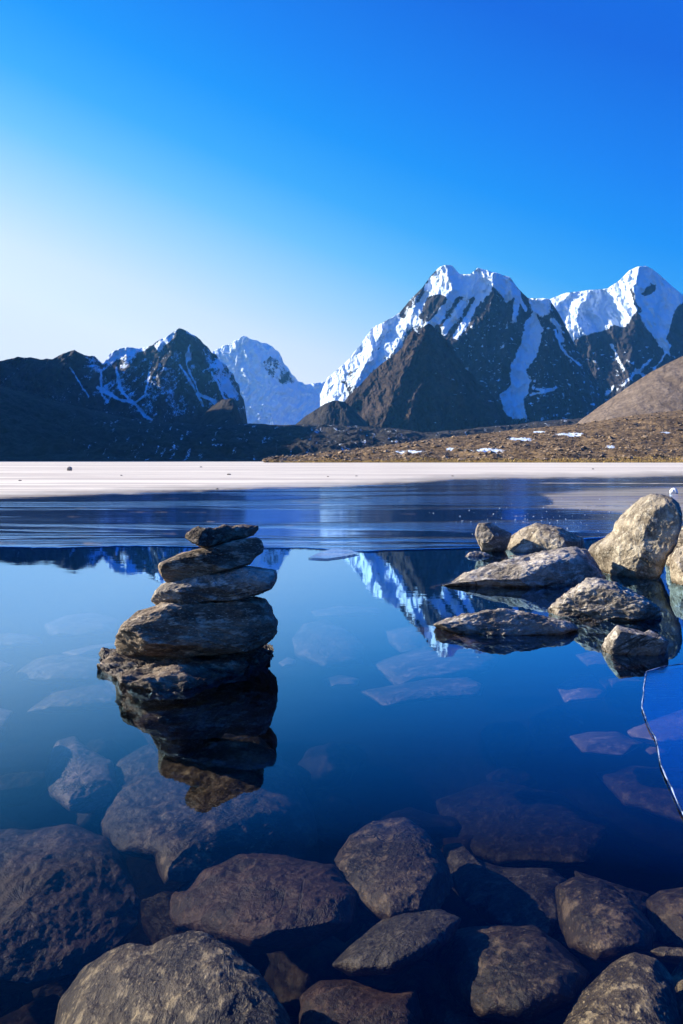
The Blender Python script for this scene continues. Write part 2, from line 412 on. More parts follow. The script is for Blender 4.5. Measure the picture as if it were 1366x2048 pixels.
mountain('snow_mountain', 'tall snow capped rocky massif, its left flanks in sun',
         [(640, 790), (655, 755), (680, 735), (700, 715), (720, 690), (745, 655), (775, 640), (800, 625), (820, 600), (845, 575), (860, 553), (878, 535), (890, 529), (905, 532), (920, 548), (940, 549), (955, 535), (970, 539),
          (1000, 548), (1020, 555), (1035, 575), (1056, 596), (1070, 598), (1085, 595), (1100, 600), (1112, 618), (1125, 640), (1150, 690), (1175, 730), (1210, 790), (1240, 860)],
         [(640, 900), (1240, 900)], 3900, 3500, 640, 1240, 1.5, 230, M_mt,
         ridges=[([(985, 550), (987, 590), (978, 625), (940, 660), (905, 690), (890, 730)], 170, 0.95), ([(890, 530), (905, 580), (880, 610), (850, 650), (840, 720)], 120, 0.8),
                 ([(955, 536), (945, 580), (915, 625), (885, 660)], 125, 0.85), ([(845, 575), (820, 640), (790, 700), (760, 760)], 80, 0.7), ([(775, 640), (745, 700), (715, 760), (700, 800)], 70, 0.7),
                 ([(720, 690), (690, 740), (680, 790)], 40, 0.7), ([(1020, 556), (1030, 640), (1010, 720), (985, 800), (980, 860)], 130, 0.8), ([(985, 620), (975, 700), (960, 800)], 120, 0.7),
                 ([(1100, 600), (1105, 680), (1085, 740), (1080, 850)], 150, 0.8), ([(1112, 618), (1140, 700), (1160, 780), (1170, 860)], 130, 0.8)],
         snow=snow_main, snbreak=0.34, relief=(27, 70), seed=23, jag=2.2, power=0.9)

# right snow peak
def snow_right(px, py, X, Z, off):
    wig = 6 * fbm(px / 22, py / 22, px * 0, 4, 15)
    P = lambda poly, e=3: softpoly(px + wig, py + wig * 0.6, poly, e)
    s = np.zeros(px.shape) - 0.1
    s += 1.15 * P([(1050, 590), (1100, 590), (1180, 570), (1215, 570), (1262, 530), (1300, 525), (1345, 565), (1460, 640), (1460, 690), (1400, 640), (1362, 622), (1345, 640), (1333, 680), (1340, 712), (1318, 690), (1290, 650), (1275, 620), (1262, 640), (1252, 655), (1228, 648), (1205, 662), (1180, 668), (1140, 684), (1122, 640), (1100, 605)], 4)
    s -= 1.0 * P([(1283, 588), (1300, 566), (1312, 568), (1305, 585), (1290, 594)], 2.5)
    s -= 0.9 * np.clip(1.3 - segdist(px + wig, py, [(1262, 578), (1268, 600), (1280, 622)]) / 4, 0, 1)
    s -= 1.0 * P([(1352, 612), (1366, 605), (1400, 620), (1440, 660), (1400, 700), (1345, 700), (1338, 670)], 4)
    for ln, w in (([(1340, 690), (1310, 740)], 4), ([(1225, 690), (1245, 740)], 4), ([(1270, 740), (1300, 760)], 5), ([(1150, 700), (1175, 760)], 3), ([(1210, 790), (1225, 775)], 6), ([(1245, 770), (1300, 720)], 4)):
        s += 0.8 * np.clip(1.2 - segdist(px + wig, py, ln) / w, 0, 1)
    reg = np.clip((py - 660) / 40, 0, 1)
    s += 0.65 * reg * np.clip(fbm((X - Z) / 40, (Z + 0.3 * X) / 26, X * 0 + 7, 5, 43, 0.6) * 2.4 - 0.5, 0, 1)
    return s
mountain('snow_peak', 'rounded snow summit above dark cliffs at the right',
         [(1040, 660), (1056, 600), (1085, 597), (1100, 598), (1130, 586), (1180, 580), (1215, 577), (1240, 560), (1258, 541), (1275, 533), (1292, 532), (1305, 538), (1320, 550), (1345, 573), (1366, 590), (1460, 640), (1700, 740), (1900, 820)],
         [(1040, 900), (1900, 900)], 4700, 4200, 1040, 1900, 1.8, 190, M_mt,
         ridges=[([(1280, 532), (1268, 580), (1275, 640), (1260, 720), (1250, 850)], 160, 0.75), ([(1180, 580), (1150, 640), (1190, 700), (1200, 850)], 70, 0.6), ([(1225, 650), (1235, 750), (1230, 850)], 90, 0.7),
                 ([(1366, 590), (1345, 660), (1330, 720), (1330, 850)], 120, 0.7), ([(1110, 620), (1140, 690), (1150, 850)], 30, 0.6), ([(1460, 640), (1440, 850)], 90, 0.6), ([(1600, 700), (1600, 850)], 80, 0.5)],
         snow=snow_right, snbreak=0.14, relief=(38, 110), seed=37, jag=0.9)

# brown pyramid in front of the massif
def snow_pyr(px, py, X, Z, off):
    s = np.zeros(px.shape) - 0.1
    reg = np.clip((px - 840) / 30, 0, 1) * np.clip((py - 700) / 50, 0, 1)
    s += 0.55 * reg * np.clip(fbm((px + py) / 22, (py - 0.3 * px) / 7, px * 0, 5, 51, 0.6) * 3 - 1.1, 0, 1)
    s += 0.3 * np.clip(fbm(X / 22, Z / 18, X * 0, 4, 53) * 2.5 - 0.95, 0, 1)
    return s
mountain('pyramid_peak', 'bare brown pyramid shaped peak standing before the snowy massif',
         [(670, 850), (690, 802), (705, 785), (720, 770), (740, 748), (760, 730), (785, 712), (803, 698), (815, 672), (826, 660), (838, 668), (848, 652), (857, 647), (864, 650), (872, 661), (880, 664), (890, 678), (897, 680), (906, 692), (912, 712), (922, 718), (930, 737), (945, 748), (958, 768), (976, 780), (1000, 810), (1040, 870)],
         [(670, 905), (1040, 905)], 2900, 2660, 670, 1040, 1.3, 200, M_mtb,
         ridges=[([(857, 647), (838, 690), (815, 720), (800, 760), (785, 800), (765, 850)], 120, 0.9), ([(803, 698), (770, 735), (735, 775), (700, 812)], 50, 0.8), ([(848, 660), (855, 720), (835, 790), (810, 850)], 105, 0.6),
                 ([(857, 647), (890, 710), (920, 780), (960, 850)], 60, 0.6)],
         snow=snow_pyr, relief=(22, 44), seed=61, jag=2.0, back=500)

# dark hummocks and moraine across the valley floor
def snow_mor(px, py, X, Z, off):
    s = np.zeros(px.shape) - 0.12
    sk = (py + 0.35 * (px - 400) * np.where(px < 640, 1, -0.8))
    s += 0.55 * np.clip(fbm(px / 26, sk / 5.0, px * 0, 5, 71, 0.6) * 3.2 - 0.6, 0, 1) * np.clip((px - 40) / 160, 0.1, 1)
    s += 0.35 * np.clip(fbm(px / 14, py / 3, px * 0, 4, 73) * 3 - 1.3, 0, 1)
    return s
hk = lambda x0, x1: dict(base=[(x0, 900), (x1, 900)], snow=lambda px, py, X, Z, off: -0.15 + 0.5 * np.clip(fbm(px / 14, py / 5, px * 0, 5, 75, 0.6) * 3 - 1.2, 0, 1) * np.clip((py - 800) / 25, 0, 1))
mountain('hummock', 'dark hummock at the foot of the rocky mountain', [(370, 870), (400, 836), (425, 812), (445, 799), (466, 797), (473, 812), (480, 835), (500, 872)], hk(370, 500)['base'], 2350, 2050, 370, 500, 1.5, 80, M_mor,
         ridges=[([(460, 797), (455, 850)], 40, 0.6)], snow=hk(0, 0)['snow'], relief=(14, 50), seed=84, jag=1.5, back=200)
mountain('hummock', 'dark rounded hummock below the glacier', [(560, 880), (590, 850), (612, 832), (630, 820), (648, 808), (668, 801), (690, 803), (704, 816), (740, 852), (770, 880)], hk(560, 770)['base'], 2450, 2150, 560, 770, 1.5, 90, M_mor,
         ridges=[([(668, 794), (650, 840), (640, 880)], 40, 0.5), ([(695, 798), (700, 850)], 40, 0.6)], snow=hk(0, 0)['snow'], relief=(14, 50), seed=87, jag=1.5, back=200)
mountain('moraine', 'dark moraine hummocks with snow streaks along the far shore',
         [(-400, 700), (-100, 748), (0, 772), (60, 790), (120, 805), (190, 822), (260, 838), (330, 846), (400, 850), (500, 848), (570, 851), (640, 848), (730, 852), (790, 858), (850, 866), (900, 862), (960, 856), (1060, 846), (1160, 836), (1300, 830), (1500, 830)],
         [(-400, 922.3), (1500, 922.3)], [(-400, 1500), (0, 1900), (330, 2250), (1500, 2450)], 1050, -400, 1500, 2.0, 200, M_mor,
         ridges=(), snow=snow_mor, relief=(15, 110), gentle=True, seed=81, jag=1.4, back=300, power=1.3)

# ------------------------------------------------------------------ right bank: hill, plain
mountain('hill', 'smooth tan scree hill in full sun at the right edge',
         [(1120, 880), (1160, 841), (1200, 812), (1250, 778), (1300, 745), (1345, 722), (1366, 712), (1440, 680), (1700, 600), (2100, 560), (2600, 700)],
         [(1120, 900), (2600, 900)], 950, 780, 1120, 2600, 4, 90, M_scree,
         snow=lambda px, py, X, Z, off: -0.1 + 0.75 * np.clip(ridged((X - 0.9 * Z) / 26, (Z + X * 0.9) / 6, X * 0, 3, 91, 0.5) - 1.0, 0, 1) * np.clip(fbm(X / 50, Z / 50, X * 0, 2, 93) * 3, 0, 1),
         relief=(2.2, 30), seed=91, jag=1.0, back=300)

def snow_plain(px, py, X, Z, off):
    s = np.zeros(px.shape) - 0.3
    wig = 6 * fbm(px / 16, py / 5, px * 0, 3, 15)
    for cx, cy, rx, ry in ((818, 911, 34, 3.2), (965, 906, 40, 4.0), (1042, 883, 26, 3.2), (1070, 867, 22, 2.5), (1140, 873, 28, 2.2), (1010, 892, 10, 2), (1222, 897, 12, 2), (700, 912, 10, 2), (1330, 870, 14, 1.6), (900, 903, 12, 1.5)):
        d = np.hypot((px + wig - cx) / rx, (py + wig * 0.12 - cy) / ry)
        s += 1.35 * np.clip(1.5 - d, 0, 1)
    return s
mountain('plain', 'stony brown plain rising from the right shore',
         [(530, 924), (555, 921), (600, 915), (640, 909), (700, 902), (760, 893), (850, 880), (950, 869), (1050, 858), (1160, 848), (1260, 832), (1366, 820), (1700, 790), (2600, 780)],
         [(530, 925.4), (555, 925.2), (2600, 926.0)], [(530, 420), (700, 640), (1366, 800), (2600, 900)], 340, 530, 2600, 2.5, 80, M_plain,
         snow=snow_plain, relief=(2.4, 34), gentle=True, seed=101, jag=1.2, back=200, power=1.4)

# ------------------------------------------------------------------ lake: bed, water, ice
t = NT('lakebed_gravel')
co = t.n('TexCoord').outputs['Object']
n1 = t.noise(co, 2.5, 6, 0.6); n2 = t.noise(co, 18, 5, 0.65)
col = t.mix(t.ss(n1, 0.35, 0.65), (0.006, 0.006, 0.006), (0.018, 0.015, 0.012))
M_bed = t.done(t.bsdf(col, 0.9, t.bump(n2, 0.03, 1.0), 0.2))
def bed_z(x, y):
    z = -0.95 + 0.30 * np.exp(-((y - 0.9) / 0.8) ** 2) + 0.35 * np.exp(-((x - 1.9) ** 2 + (y - 4.2) ** 2) / 2.2) + 0.25 * np.exp(-((x + 1.4) ** 2 + (y - 3.4) ** 2) / 2.5)
    return z + 0.10 * fbm(x * 0.9, y * 0.9, x * 0, 4, 5)
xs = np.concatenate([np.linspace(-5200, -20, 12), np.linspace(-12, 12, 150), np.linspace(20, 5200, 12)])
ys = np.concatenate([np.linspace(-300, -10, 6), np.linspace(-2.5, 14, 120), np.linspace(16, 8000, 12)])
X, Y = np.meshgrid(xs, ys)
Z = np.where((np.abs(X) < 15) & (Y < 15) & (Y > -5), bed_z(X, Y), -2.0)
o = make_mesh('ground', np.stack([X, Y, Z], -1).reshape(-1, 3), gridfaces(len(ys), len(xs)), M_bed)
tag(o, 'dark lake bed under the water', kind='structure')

def water_like(name, rough, bumps, frost=False, absorb=None, tint=(0.40, 0.70, 1)):
    t = NT(name)
    co = t.n('TexCoord').outputs['Object']
    nrm = None
    for scv, s, d, st in bumps:
        nrm = t.bump(t.noise(t.mapping(co, scv), s, 3, 0.5), d, st, nrm)
    if name == 'lake_ice':                      # patches of rippled ice between smooth ones
        pm = t.ss(t.noise(t.mapping(co, (0.10, 0.55, 1)), 1.0, 4, 0.6, 0.5), 0.47, 0.60)
        nrm = t.bump(t.math('MULTIPLY', pm, t.noise(t.mapping(co, (0.20, 2.2, 1)), 3.0, 5, 0.6, 0.8)), 0.020, 0.9, nrm)
    lw = t.n('LayerWeight'); lw.inputs[0].default_value = 0.5        # reflectance against viewing angle, weak near Brewster's angle as through a polariser
    if nrm is not None: t.l(nrm, lw.inputs['Normal'])
    fc = t.n('ValToRGB'); t.l(lw.outputs['Facing'], fc.inputs[0])
    pts_ = [(0.0, 0.02), (0.42, 0.02), (0.56, 0.045), (0.65, 0.20), (0.73, 0.43), (0.80, 0.66), (0.86, 0.82), (0.92, 0.94), (1.0, 1.0)]
    el = fc.color_ramp.elements
    while len(el) < len(pts_): el.new(0.5)
    for e, (p_, v_) in zip(el, pts_): e.position = p_; e.color = (v_, v_, v_, 1)
    frs = fc.outputs[0]
    gl = t.n('BsdfGlossy'); t.put(gl.inputs['Roughness'], rough); gl.inputs['Color'].default_value = (*tint, 1)
    if nrm is not None: t.l(nrm, gl.inputs['Normal'])
    tr = t.n('BsdfTransparent')
    mx = t.n('MixShader'); t.l(frs, mx.inputs[0]); t.l(tr.outputs[0], mx.inputs[1]); t.l(gl.outputs[0], mx.inputs[2])
    sh = mx.outputs[0]
    if frost:
        fa = t.attr('frost')
        nz = t.noise(t.mapping(co, (0.25, 2.2, 1)), 1.6, 9, 0.68)
        nz2 = t.noise(co, 30, 4, 0.7)
        f = t.math('ADD', fa, t.math('MULTIPLY', t.math('SUBTRACT', nz, 0.5), 1.5))
        f = t.math('ADD', f, t.math('MULTIPLY', t.math('SUBTRACT', nz2, 0.5), 0.5))
        f = t.math('MULTIPLY', t.ss(f, 0.35, 0.85), t.math('MULTIPLY_ADD', t.attr('opac'), 1.0, 0.0))
        col = t.mix(t.attr('opac'), (0.34, 0.29, 0.22), (0.82, 0.75, 0.59))
        n5 = t.math('MULTIPLY_ADD', t.noise(t.mapping(co, (0.008, 0.07, 1)), 1.0, 8, 0.75), 0.5, t.math('MULTIPLY', t.noise(t.mapping(co, (0.08, 0.8, 1)), 1.0, 8, 0.75), 0.5))
        col = t.mix(t.math('MULTIPLY', t.ss(n5, 0.56, 0.44), 0.95), col, t.mix(1.0, col, (0.62, 0.58, 0.60), 'MULTIPLY'))
        df = t.bsdf(col, 0.75, t.bump(t.noise(t.mapping(co, (0.4, 1, 1)), 6, 6, 0.7), 0.012, 0.8), 0.3)
        m2 = t.n('MixShader'); t.l(f, m2.inputs[0]); t.l(sh, m2.inputs[1]); t.l(df, m2.inputs[2])
        sh = m2.outputs[0]
    if absorb:
        va = t.n('VolumeAbsorption'); va.inputs[0].default_value = (*absorb[0], 1); va.inputs[1].default_value = absorb[1]
        t.l(va.outputs[0], t.out.inputs['Volume'])
    return t.done(sh)
M_water = water_like('lake_water', 0.0, [((0.6, 1.8, 1), 3.0, 0.0006, 0.5), ((0.8, 2, 1), 14.0, 0.00012, 0.5)], absorb=((0.52, 0.52, 0.52), 1.5))
M_ice = water_like('lake_ice', 0.10, [((0.12, 0.7, 1), 1.0, 0.020, 0.7), ((0.25, 1.6, 1), 4.0, 0.0030, 0.7)], frost=True, tint=(0.40, 0.62, 0.95))
M_ice2 = water_like('clear_ice', 0.06, [((1.4, 0.5, 1), 9.0, 0.0015, 0.6), ((0.5, 3.0, 1), 26.0, 0.0006, 0.8)], frost=True, tint=(0.3, 0.5, 0.85))

V = []
xw, y0w, y1w, zb = 60, -6, 60, -3.2
V = [(-xw, y0w, 0), (xw, y0w, 0), (xw, y1w, 0), (-xw, y1w, 0), (-xw, y0w, zb), (xw, y0w, zb), (xw, y1w, zb), (-xw, y1w, zb)]
Fc = [(0, 1, 2, 3), (7, 6, 5, 4), (0, 4, 5, 1), (1, 5, 6, 2), (2, 6, 7, 3), (3, 7, 4, 0)]
o = make_mesh('water', V, Fc, M_water, False)
tag(o, 'clear still lake water mirroring sky and peaks', kind='structure')

# ice sheet from its broken edge to the far shores (denser near the edge)
edge = [(-2500, 1085), (-400, 1092), (0, 1097), (120, 1099), (250, 1095), (380, 1097), (530, 1100), (600, 1099), (640, 1101), (700, 1107), (740, 1106), (800, 1103), (900, 1101), (960, 1099), (1040, 1092), (1200, 1078), (1366, 1062), (1700, 1050), (3900, 1040)]
pxs = np.concatenate([np.linspace(-2500, -30, 40), np.arange(-20, 1400, 4.0), np.linspace(1420, 3900, 40)])
ed = interp(pxs, edge) + 1.2 * fbm(pxs / 30, pxs * 0, pxs * 0, 4, 3)
NR = 170
tt = np.linspace(0, 1, NR)[:, None]
far = 922.9
py = HY + (ed - HY)[None] ** (1 - tt) * (far - HY) ** tt
px = np.broadcast_to(pxs[None], py.shape)
D = (H - 0.004) * F / (py - HY)
X = (px - CX) / F * D
bound = interp(px.ravel(), [(-2500, 1010), (0, 997), (150, 991), (300, 985), (450, 980), (600, 975), (683, 973), (760, 969), (820, 966), (900, 960), (985, 958), (1100, 957), (1230, 957), (1366, 952), (3900, 950)]).reshape(px.shape)
bound = bound + 2.5 * fbm(px / 70, py / 8, px * 0, 5, 19, 0.6)
d = (bound - py)
frost = np.clip(0.55 + d / 12.0, -0.25, 1.6)
opac = np.where(d > -4, 0.55 + np.clip(d / 30, -0.1, 0.45), 0.35)
opac = np.clip(opac, 0, 1)
pat = softpoly(px, py, [(1070, 985), (1180, 974), (1400, 968), (1500, 1040), (1366, 1046), (1230, 1030), (1120, 1022), (1040, 1014), (1100, 1005)], 9)
frost = np.maximum(frost, -0.25 + pat * 1.05)
opac = np.maximum(opac, pat * 0.48)
ln = np.clip(1 - np.abs(py - (966 + (px - 1070) * 0.004)) / 2.0, 0, 1) * np.clip((px - 1040) / 60, 0, 1)
frost = np.maximum(frost, ln); opac = np.maximum(opac, ln * 0.8)
nearl = np.clip((700 - px) / 500, 0, 1) * np.clip((py - 1040) / 40, 0, 1)
frost += 0.50 * nearl * np.clip(fbm(X * 0.5, D * 3.0, X * 0, 4, 29) * 2 + 0.2, 0, 1)
strk = np.clip(fbm(px / 260, py / 4.5, px * 0, 5, 39, 0.6) * 3 - 0.9, 0, 1) * np.clip((py - 985) / 15, 0, 1)
frost += 0.62 * strk
V = np.stack([X, D, np.full(X.shape, 0.004)], -1).reshape(-1, 3)
fc = gridfaces(NR, len(pxs))
# skirt: a real edge a few centimetres thick
sk = V[:len(pxs)].copy(); sk[:, 2] = -0.008
base = len(V)
V = np.vstack([V, sk])
i = np.arange(len(pxs) - 1)
fc = np.vstack([fc, np.stack([base + i, base + i + 1, i + 1, i], -1)])
fro = np.concatenate([frost.ravel(), frost[0]]); opa = np.concatenate([opac.ravel(), opac[0]])
o = make_mesh('ice', V, fc, M_ice, True, {'frost': fro, 'opac': opa})
tag(o, 'frozen lake surface, dark glossy ice turning to white snow toward the shore', kind='structure')

t = NT('ice_rim')
co = t.n('TexCoord').outputs['Object']
M_rim = t.done(t.bsdf(t.mix(t.ss(t.noise(co, 9, 5, 0.7), 0.42, 0.60), (0.03, 0.05, 0.10), (0.42, 0.52, 0.70)), 0.10, t.bump(t.noise(co, 60, 4, 0.6), 0.004, 1.0), 0.6))
def tube_along(name, pts, r, mat, seed, parent=None):
    P = np.array(pts, float)
    s = np.concatenate([[0], np.cumsum(np.linalg.norm(np.diff(P, axis=0), axis=1))])
    n = max(30, int(s[-1] / 0.012))
    q = np.stack([np.interp(np.linspace(0, s[-1], n), s, P[:, k]) for k in range(3)], -1)
    tg = np.gradient(q, axis=0); tg /= np.linalg.norm(tg, axis=1)[:, None]
    up = np.array([0, 0, 1.0]); sd = np.cross(tg, up); sd /= np.linalg.norm(sd, axis=1)[:, None]
    q = q + sd * (0.004 * fbm(np.arange(n) / 14.0, np.zeros(n), np.zeros(n), 3, seed))[:, None]
    rr = r * (1 + 0.7 * fbm(np.arange(n) / 5.0, np.ones(n), np.zeros(n), 3, seed + 3)); rr = np.clip(rr, r * 0.3, None)
    m = 8
    a = np.arange(m) * 2 * math.pi / m
    V = (q[:, None] + sd[:, None] * (rr[:, None] * np.cos(a)[None])[..., None] + up * (rr[:, None] * np.sin(a)[None])[..., None] * 0.7).reshape(-1, 3)
    return make_mesh(name, V, gridfaces(n, m, True), mat, True, parent=parent)
def plate(name, poly, z, th, mat, label, cat, fr=-0.1):
    """thin ice plate of real thickness: plan outline given as ground pixels"""
    P = []
    for k in range(len(poly)):
        a, b = poly[k], poly[(k + 1) % len(poly)]
        for u in np.linspace(0, 1, 12, endpoint=False): P.append((a[0] + (b[0] - a[0]) * u, a[1] + (b[1] - a[1]) * u))
    P = np.array([ground(a, b, z) for a, b in P])
    c = P.mean(0)
    P = P + (P - c) * (0.02 * fbm(P[:, 0] * 9, P[:, 1] * 9, P[:, 0] * 0, 3, 8))[:, None]
    if np.sum(P[:, 0] * np.roll(P[:, 1], -1) - np.roll(P[:, 0], -1) * P[:, 1]) < 0: P = P[::-1]
    V = [(c[0], c[1], z)] + [(a, b, z) for a, b in P] + [(a, b, z - th) for a, b in P] + [(c[0], c[1], z - th)]
    n = len(P); T = []
    for k in range(n):
        j = (k + 1) % n
        T += [(0, 1 + k, 1 + j), (1 + k, 1 + n + k, 1 + n + j), (1 + k, 1 + n + j, 1 + j), (2 * n + 1, 1 + n + j, 1 + n + k)]
    o = make_mesh(name, V, T, mat, False, {'frost': np.full(len(V), fr), 'opac': np.full(len(V), 0.5)})
    return tag(o, label, cat)
pl = plate('ice_plate', [(1290, 1342), (1330, 1333), (1366, 1328), (1700, 1300), (2300, 1420), (2300, 1750), (1500, 1720), (1372, 1640), (1340, 1570), (1322, 1530), (1312, 1480), (1292, 1440), (1284, 1415), (1288, 1380)], 0.006, 0.010, M_ice2,
           'clear thin ice plate with a raised pale edge at the right margin', 'ice plate')
rim = [ground(a, b, 0.006) for a, b in [(1372, 1640), (1340, 1570), (1322, 1530), (1312, 1480), (1292, 1440), (1284, 1415), (1288, 1380), (1292, 1343), (1330, 1333), (1366, 1328), (1480, 1318)]]
tube_along('rim', [(a, b, 0.007) for a, b in rim], 0.0017, M_rim, 5, pl)
plate('ice_floe', [(617, 1115), (640, 1104), (664, 1097), (700, 1100), (720, 1106), (690, 1112), (655, 1117)], 0.010, 0.02, M_ice2,
      'small pointed ice floe beside the ice edge, behind the stone stack', 'ice floe', 0.42)

# ------------------------------------------------------------------ stones
def centroid(P):
    x, y = P[:, 0], P[:, 1]; x2, y2 = np.roll(x, -1), np.roll(y, -1)
    c = x * y2 - x2 * y; A = c.sum() / 2
    return ((x + x2) * c).sum() / (6 * A), ((y + y2) * c).sum() / (6 * A)
def outline(P, c, n):
    """n points evenly along the closed outline, relative to c, corners barely eased"""
    Q = np.vstack([P, P[:1]]); L = np.concatenate([[0], np.cumsum(np.hypot(*np.diff(Q, axis=0).T))])
    t = np.linspace(0, L[-1], n, endpoint=False)
    q = np.stack([np.interp(t, L, Q[:, k]) for k in (0, 1)], -1)
    for _ in range(2): q = (np.roll(q, 1, 0) + 2 * q + np.roll(q, -1, 0)) / 4
    return q - c
def stone_surface(q, nph, ex):
    ph = np.linspace(0, math.pi, nph)[:, None]
    rho = np.sin(ph) ** ex
    return rho * q[None, :, 0], rho * q[None, :, 1], -np.sign(np.cos(ph)) * np.abs(np.cos(ph)) ** ex * np.ones(len(q))[None]
def roughen(V, size, amp, seed, strata=(1, 1, 1), facets=7, cut=(0.62, 0.85), keep=None, fine=0.35):
    amp *= 1.1; fine *= 1.4
    rs = np.random.RandomState(seed)
    c = V.mean(0)
    q = V - c
    e = np.array([np.abs(q[:, k]).max() for k in range(3)])
    q = q / e
    for _ in range(facets):
        n = rs.normal(size=3)
        n[1] = -abs(n[1]) * 1.5 - 0.35                # mostly facing the viewer's side
        if rs.rand() < 0.35: n[1] *= -1
        if keep is not None: n[2] *= keep
        n /= np.linalg.norm(n)
        d = rs.uniform(*cut)
        ex = np.maximum(0, q @ n - d)
        q = q - ex[:, None] * n * 0.93
    V = q * e + c
    s = np.array(strata)
    p = (V - c) / size * s + seed * 3.17
    nn = q * e / (e ** 2); nn /= (np.linalg.norm(nn, axis=1)[:, None] + 1e-9)
    a = fbm(p[:, 0] * 1.3, p[:, 1] * 1.3, p[:, 2] * 1.3, 3, seed) * 0.8
    b = ridged(p[:, 0] * 3.1, p[:, 1] * 3.1, p[:, 2] * 3.1, 6, seed + 7, 0.55) * fine - fine
    fd = (1 - 2.2 * np.abs(perlin(p[:, 0] * 11, p[:, 1] * 11, p[:, 2] * 11, seed + 31))) * 0.16 + perlin(p[:, 0] * 26, p[:, 1] * 26, p[:, 2] * 26, seed + 33) * 0.14
    return V + nn * ((a + b + fd) * amp * size)[:, None]
USED = []
def stone(poly, D, T, mat, label, name='stone', cat='stone', seed=1, ex=0.72, amp=0.07, strata=(1, 1, 1), facets=7, cut=(0.62, 0.88), res=(150, 90), lean=0.0, group=None, keep=None, skew=0.0, fine=0.35):
    """solid stone whose outline matches poly (photo pixels) when it stands at distance D; T = half depth in metres;
    lean tips its mid plane back with height"""
    P = np.array(poly, float)
    c = np.array(centroid(P))
    q = outline(P, c, res[0]); r = np.hypot(q[:, 0], q[:, 1])
    a, b, dd = stone_surface(q, res[1], ex)
    px, py = c[0] + a, c[1] + b
    Dd = D + dd * T + lean * (-b) * D / F + skew * a * D / F
    X, Y, Z = unproj(px, py, Dd)
    V = np.stack([X, Y, Z], -1).reshape(-1, 3)
    size = math.sqrt(r.mean() * D / F * 2 * T * 1.2)
    V = roughen(V, size, amp, seed, strata, facets, cut, keep, fine)
    # weld the poles: all points of the first and last ring coincide
    nth = res[0]
    V[:nth] = V[:nth].mean(0); V[-nth:] = V[-nth:].mean(0)
    o = make_mesh(name, V, gridfaces(res[1], nth, True), mat, True, origin=V.mean(0))
    return tag(o, label, cat, group)
def Z3(pts): return [(150 + x / 2.732, 1020 + y / 2.732) for x, y in pts]
def Z4(pts): return [(800 + x / 2.413, 960 + y / 2.413) for x, y in pts]
def plan_stone(poly, zt, zbm, mat, label, seed, amp=0.1, res=(200, 120), ex=0.8, peak=(0, 0), group=None, facets=4, cat='stone', strata=(1,1,1)):
    """flat slab described by its waterline outline on the lake surface"""
    P = np.array([ground(a, b, 0) for a, b in poly])
    c = np.array(centroid(P)); q = outline(P, c, res[0]); r = np.hypot(q[:, 0], q[:, 1])
    ph = np.linspace(0, math.pi, res[1])[:, None]
    rho = np.sin(ph) ** ex
    cz = np.cos(ph)
    rho = rho * np.where(cz < 0, 1 - 0.6 * np.abs(cz) ** 0.6, 1)          # undercut below the water
    X = c[0] + rho * q[None, :, 0]; Y = c[1] + rho * q[None, :, 1]
    Z = np.where(cz > 0, zt * np.abs(cz) ** ex, -zbm * np.abs(cz) ** ex) + 0 * X
    X = X + peak[0] * np.clip(cz, 0, 1); Y = Y + peak[1] * np.clip(cz, 0, 1)
    V = np.stack([X, Y, Z], -1).reshape(-1, 3)
    size = float(np.mean(r))
    rs = fbm(V[:, 0] * 7, V[:, 1] * 12, V[:, 2] * 20, 5, seed)
    rg = ridged(V[:, 0] * 5 * strata[0] + V[:, 1] * 6, V[:, 1] * 15 * strata[1], V[:, 2] * 30, 6, seed + 2, 0.55) - 0.9
    V[:, 2] += amp * size * (rs * 0.5 + rg * 0.45) * (V[:, 2] > -0.03)
    nn = (V - np.array([c[0], c[1], 0])); nn[:, 2] = 0
    V += nn * (0.08 * rs)[:, None]
    nth = res[0]
    V[:nth] = V[:nth].mean(0); V[-nth:] = V[-nth:].mean(0)
    o = make_mesh('stone', V, gridfaces(res[1], nth, True), mat, True, origin=V.mean(0))
    return tag(o, label, cat, group)

G1 = 'stones of the balanced stack'
hi = (280, 170)
plan_stone([(199, 1315), (215, 1306), (262, 1298), (350, 1294), (450, 1290), (520, 1292), (548, 1306), (538, 1322), (510, 1340), (470, 1352), (420, 1368), (365, 1384), (320, 1388), (285, 1380), (250, 1373), (222, 1355), (200, 1340)],
           0.026, 0.35, M_stone, 'low craggy base slab of the stack, half sunk with wet glinting edges', 3, 0.13, hi, 0.7, (0.0, 0.05), G1)
D0 = 2.72
stone(Z3([(218, 740), (225, 690), (260, 630), (340, 560), (440, 535), (480, 515), (640, 510), (860, 495), (985, 488), (1040, 500), (1070, 535), (1078, 575), (1100, 620), (1102, 660), (1070, 705), (1020, 745), (960, 772), (830, 775), (640, 790), (560, 797), (470, 785), (270, 790), (225, 765)]),
      D0, 0.15, M_stone, 'thickest stone of the stack, long dark block right above the base slab', seed=12, facets=4, cut=(0.78, 0.95), ex=0.38, amp=0.05, strata=(0.6, 1, 1.6), res=hi, group=G1, keep=0.5, lean=0.3, skew=0.12)
stone(Z3([(415, 490), (440, 440), (480, 410), (560, 390), (640, 372), (710, 352), (860, 315), (930, 308), (1040, 326), (1090, 335), (1102, 355), (1095, 395), (1070, 430), (960, 465), (880, 490), (700, 500), (560, 520), (470, 530), (440, 518)]),
      D0, 0.13, M_grey, 'speckled middle stone of the stack, third from the top, pale tip at left', seed=25, facets=5, cut=(0.75, 0.93), ex=0.42, amp=0.055, strata=(0.6, 1, 1.8), res=hi, group=G1, keep=0.6, lean=0.6, skew=-0.1)
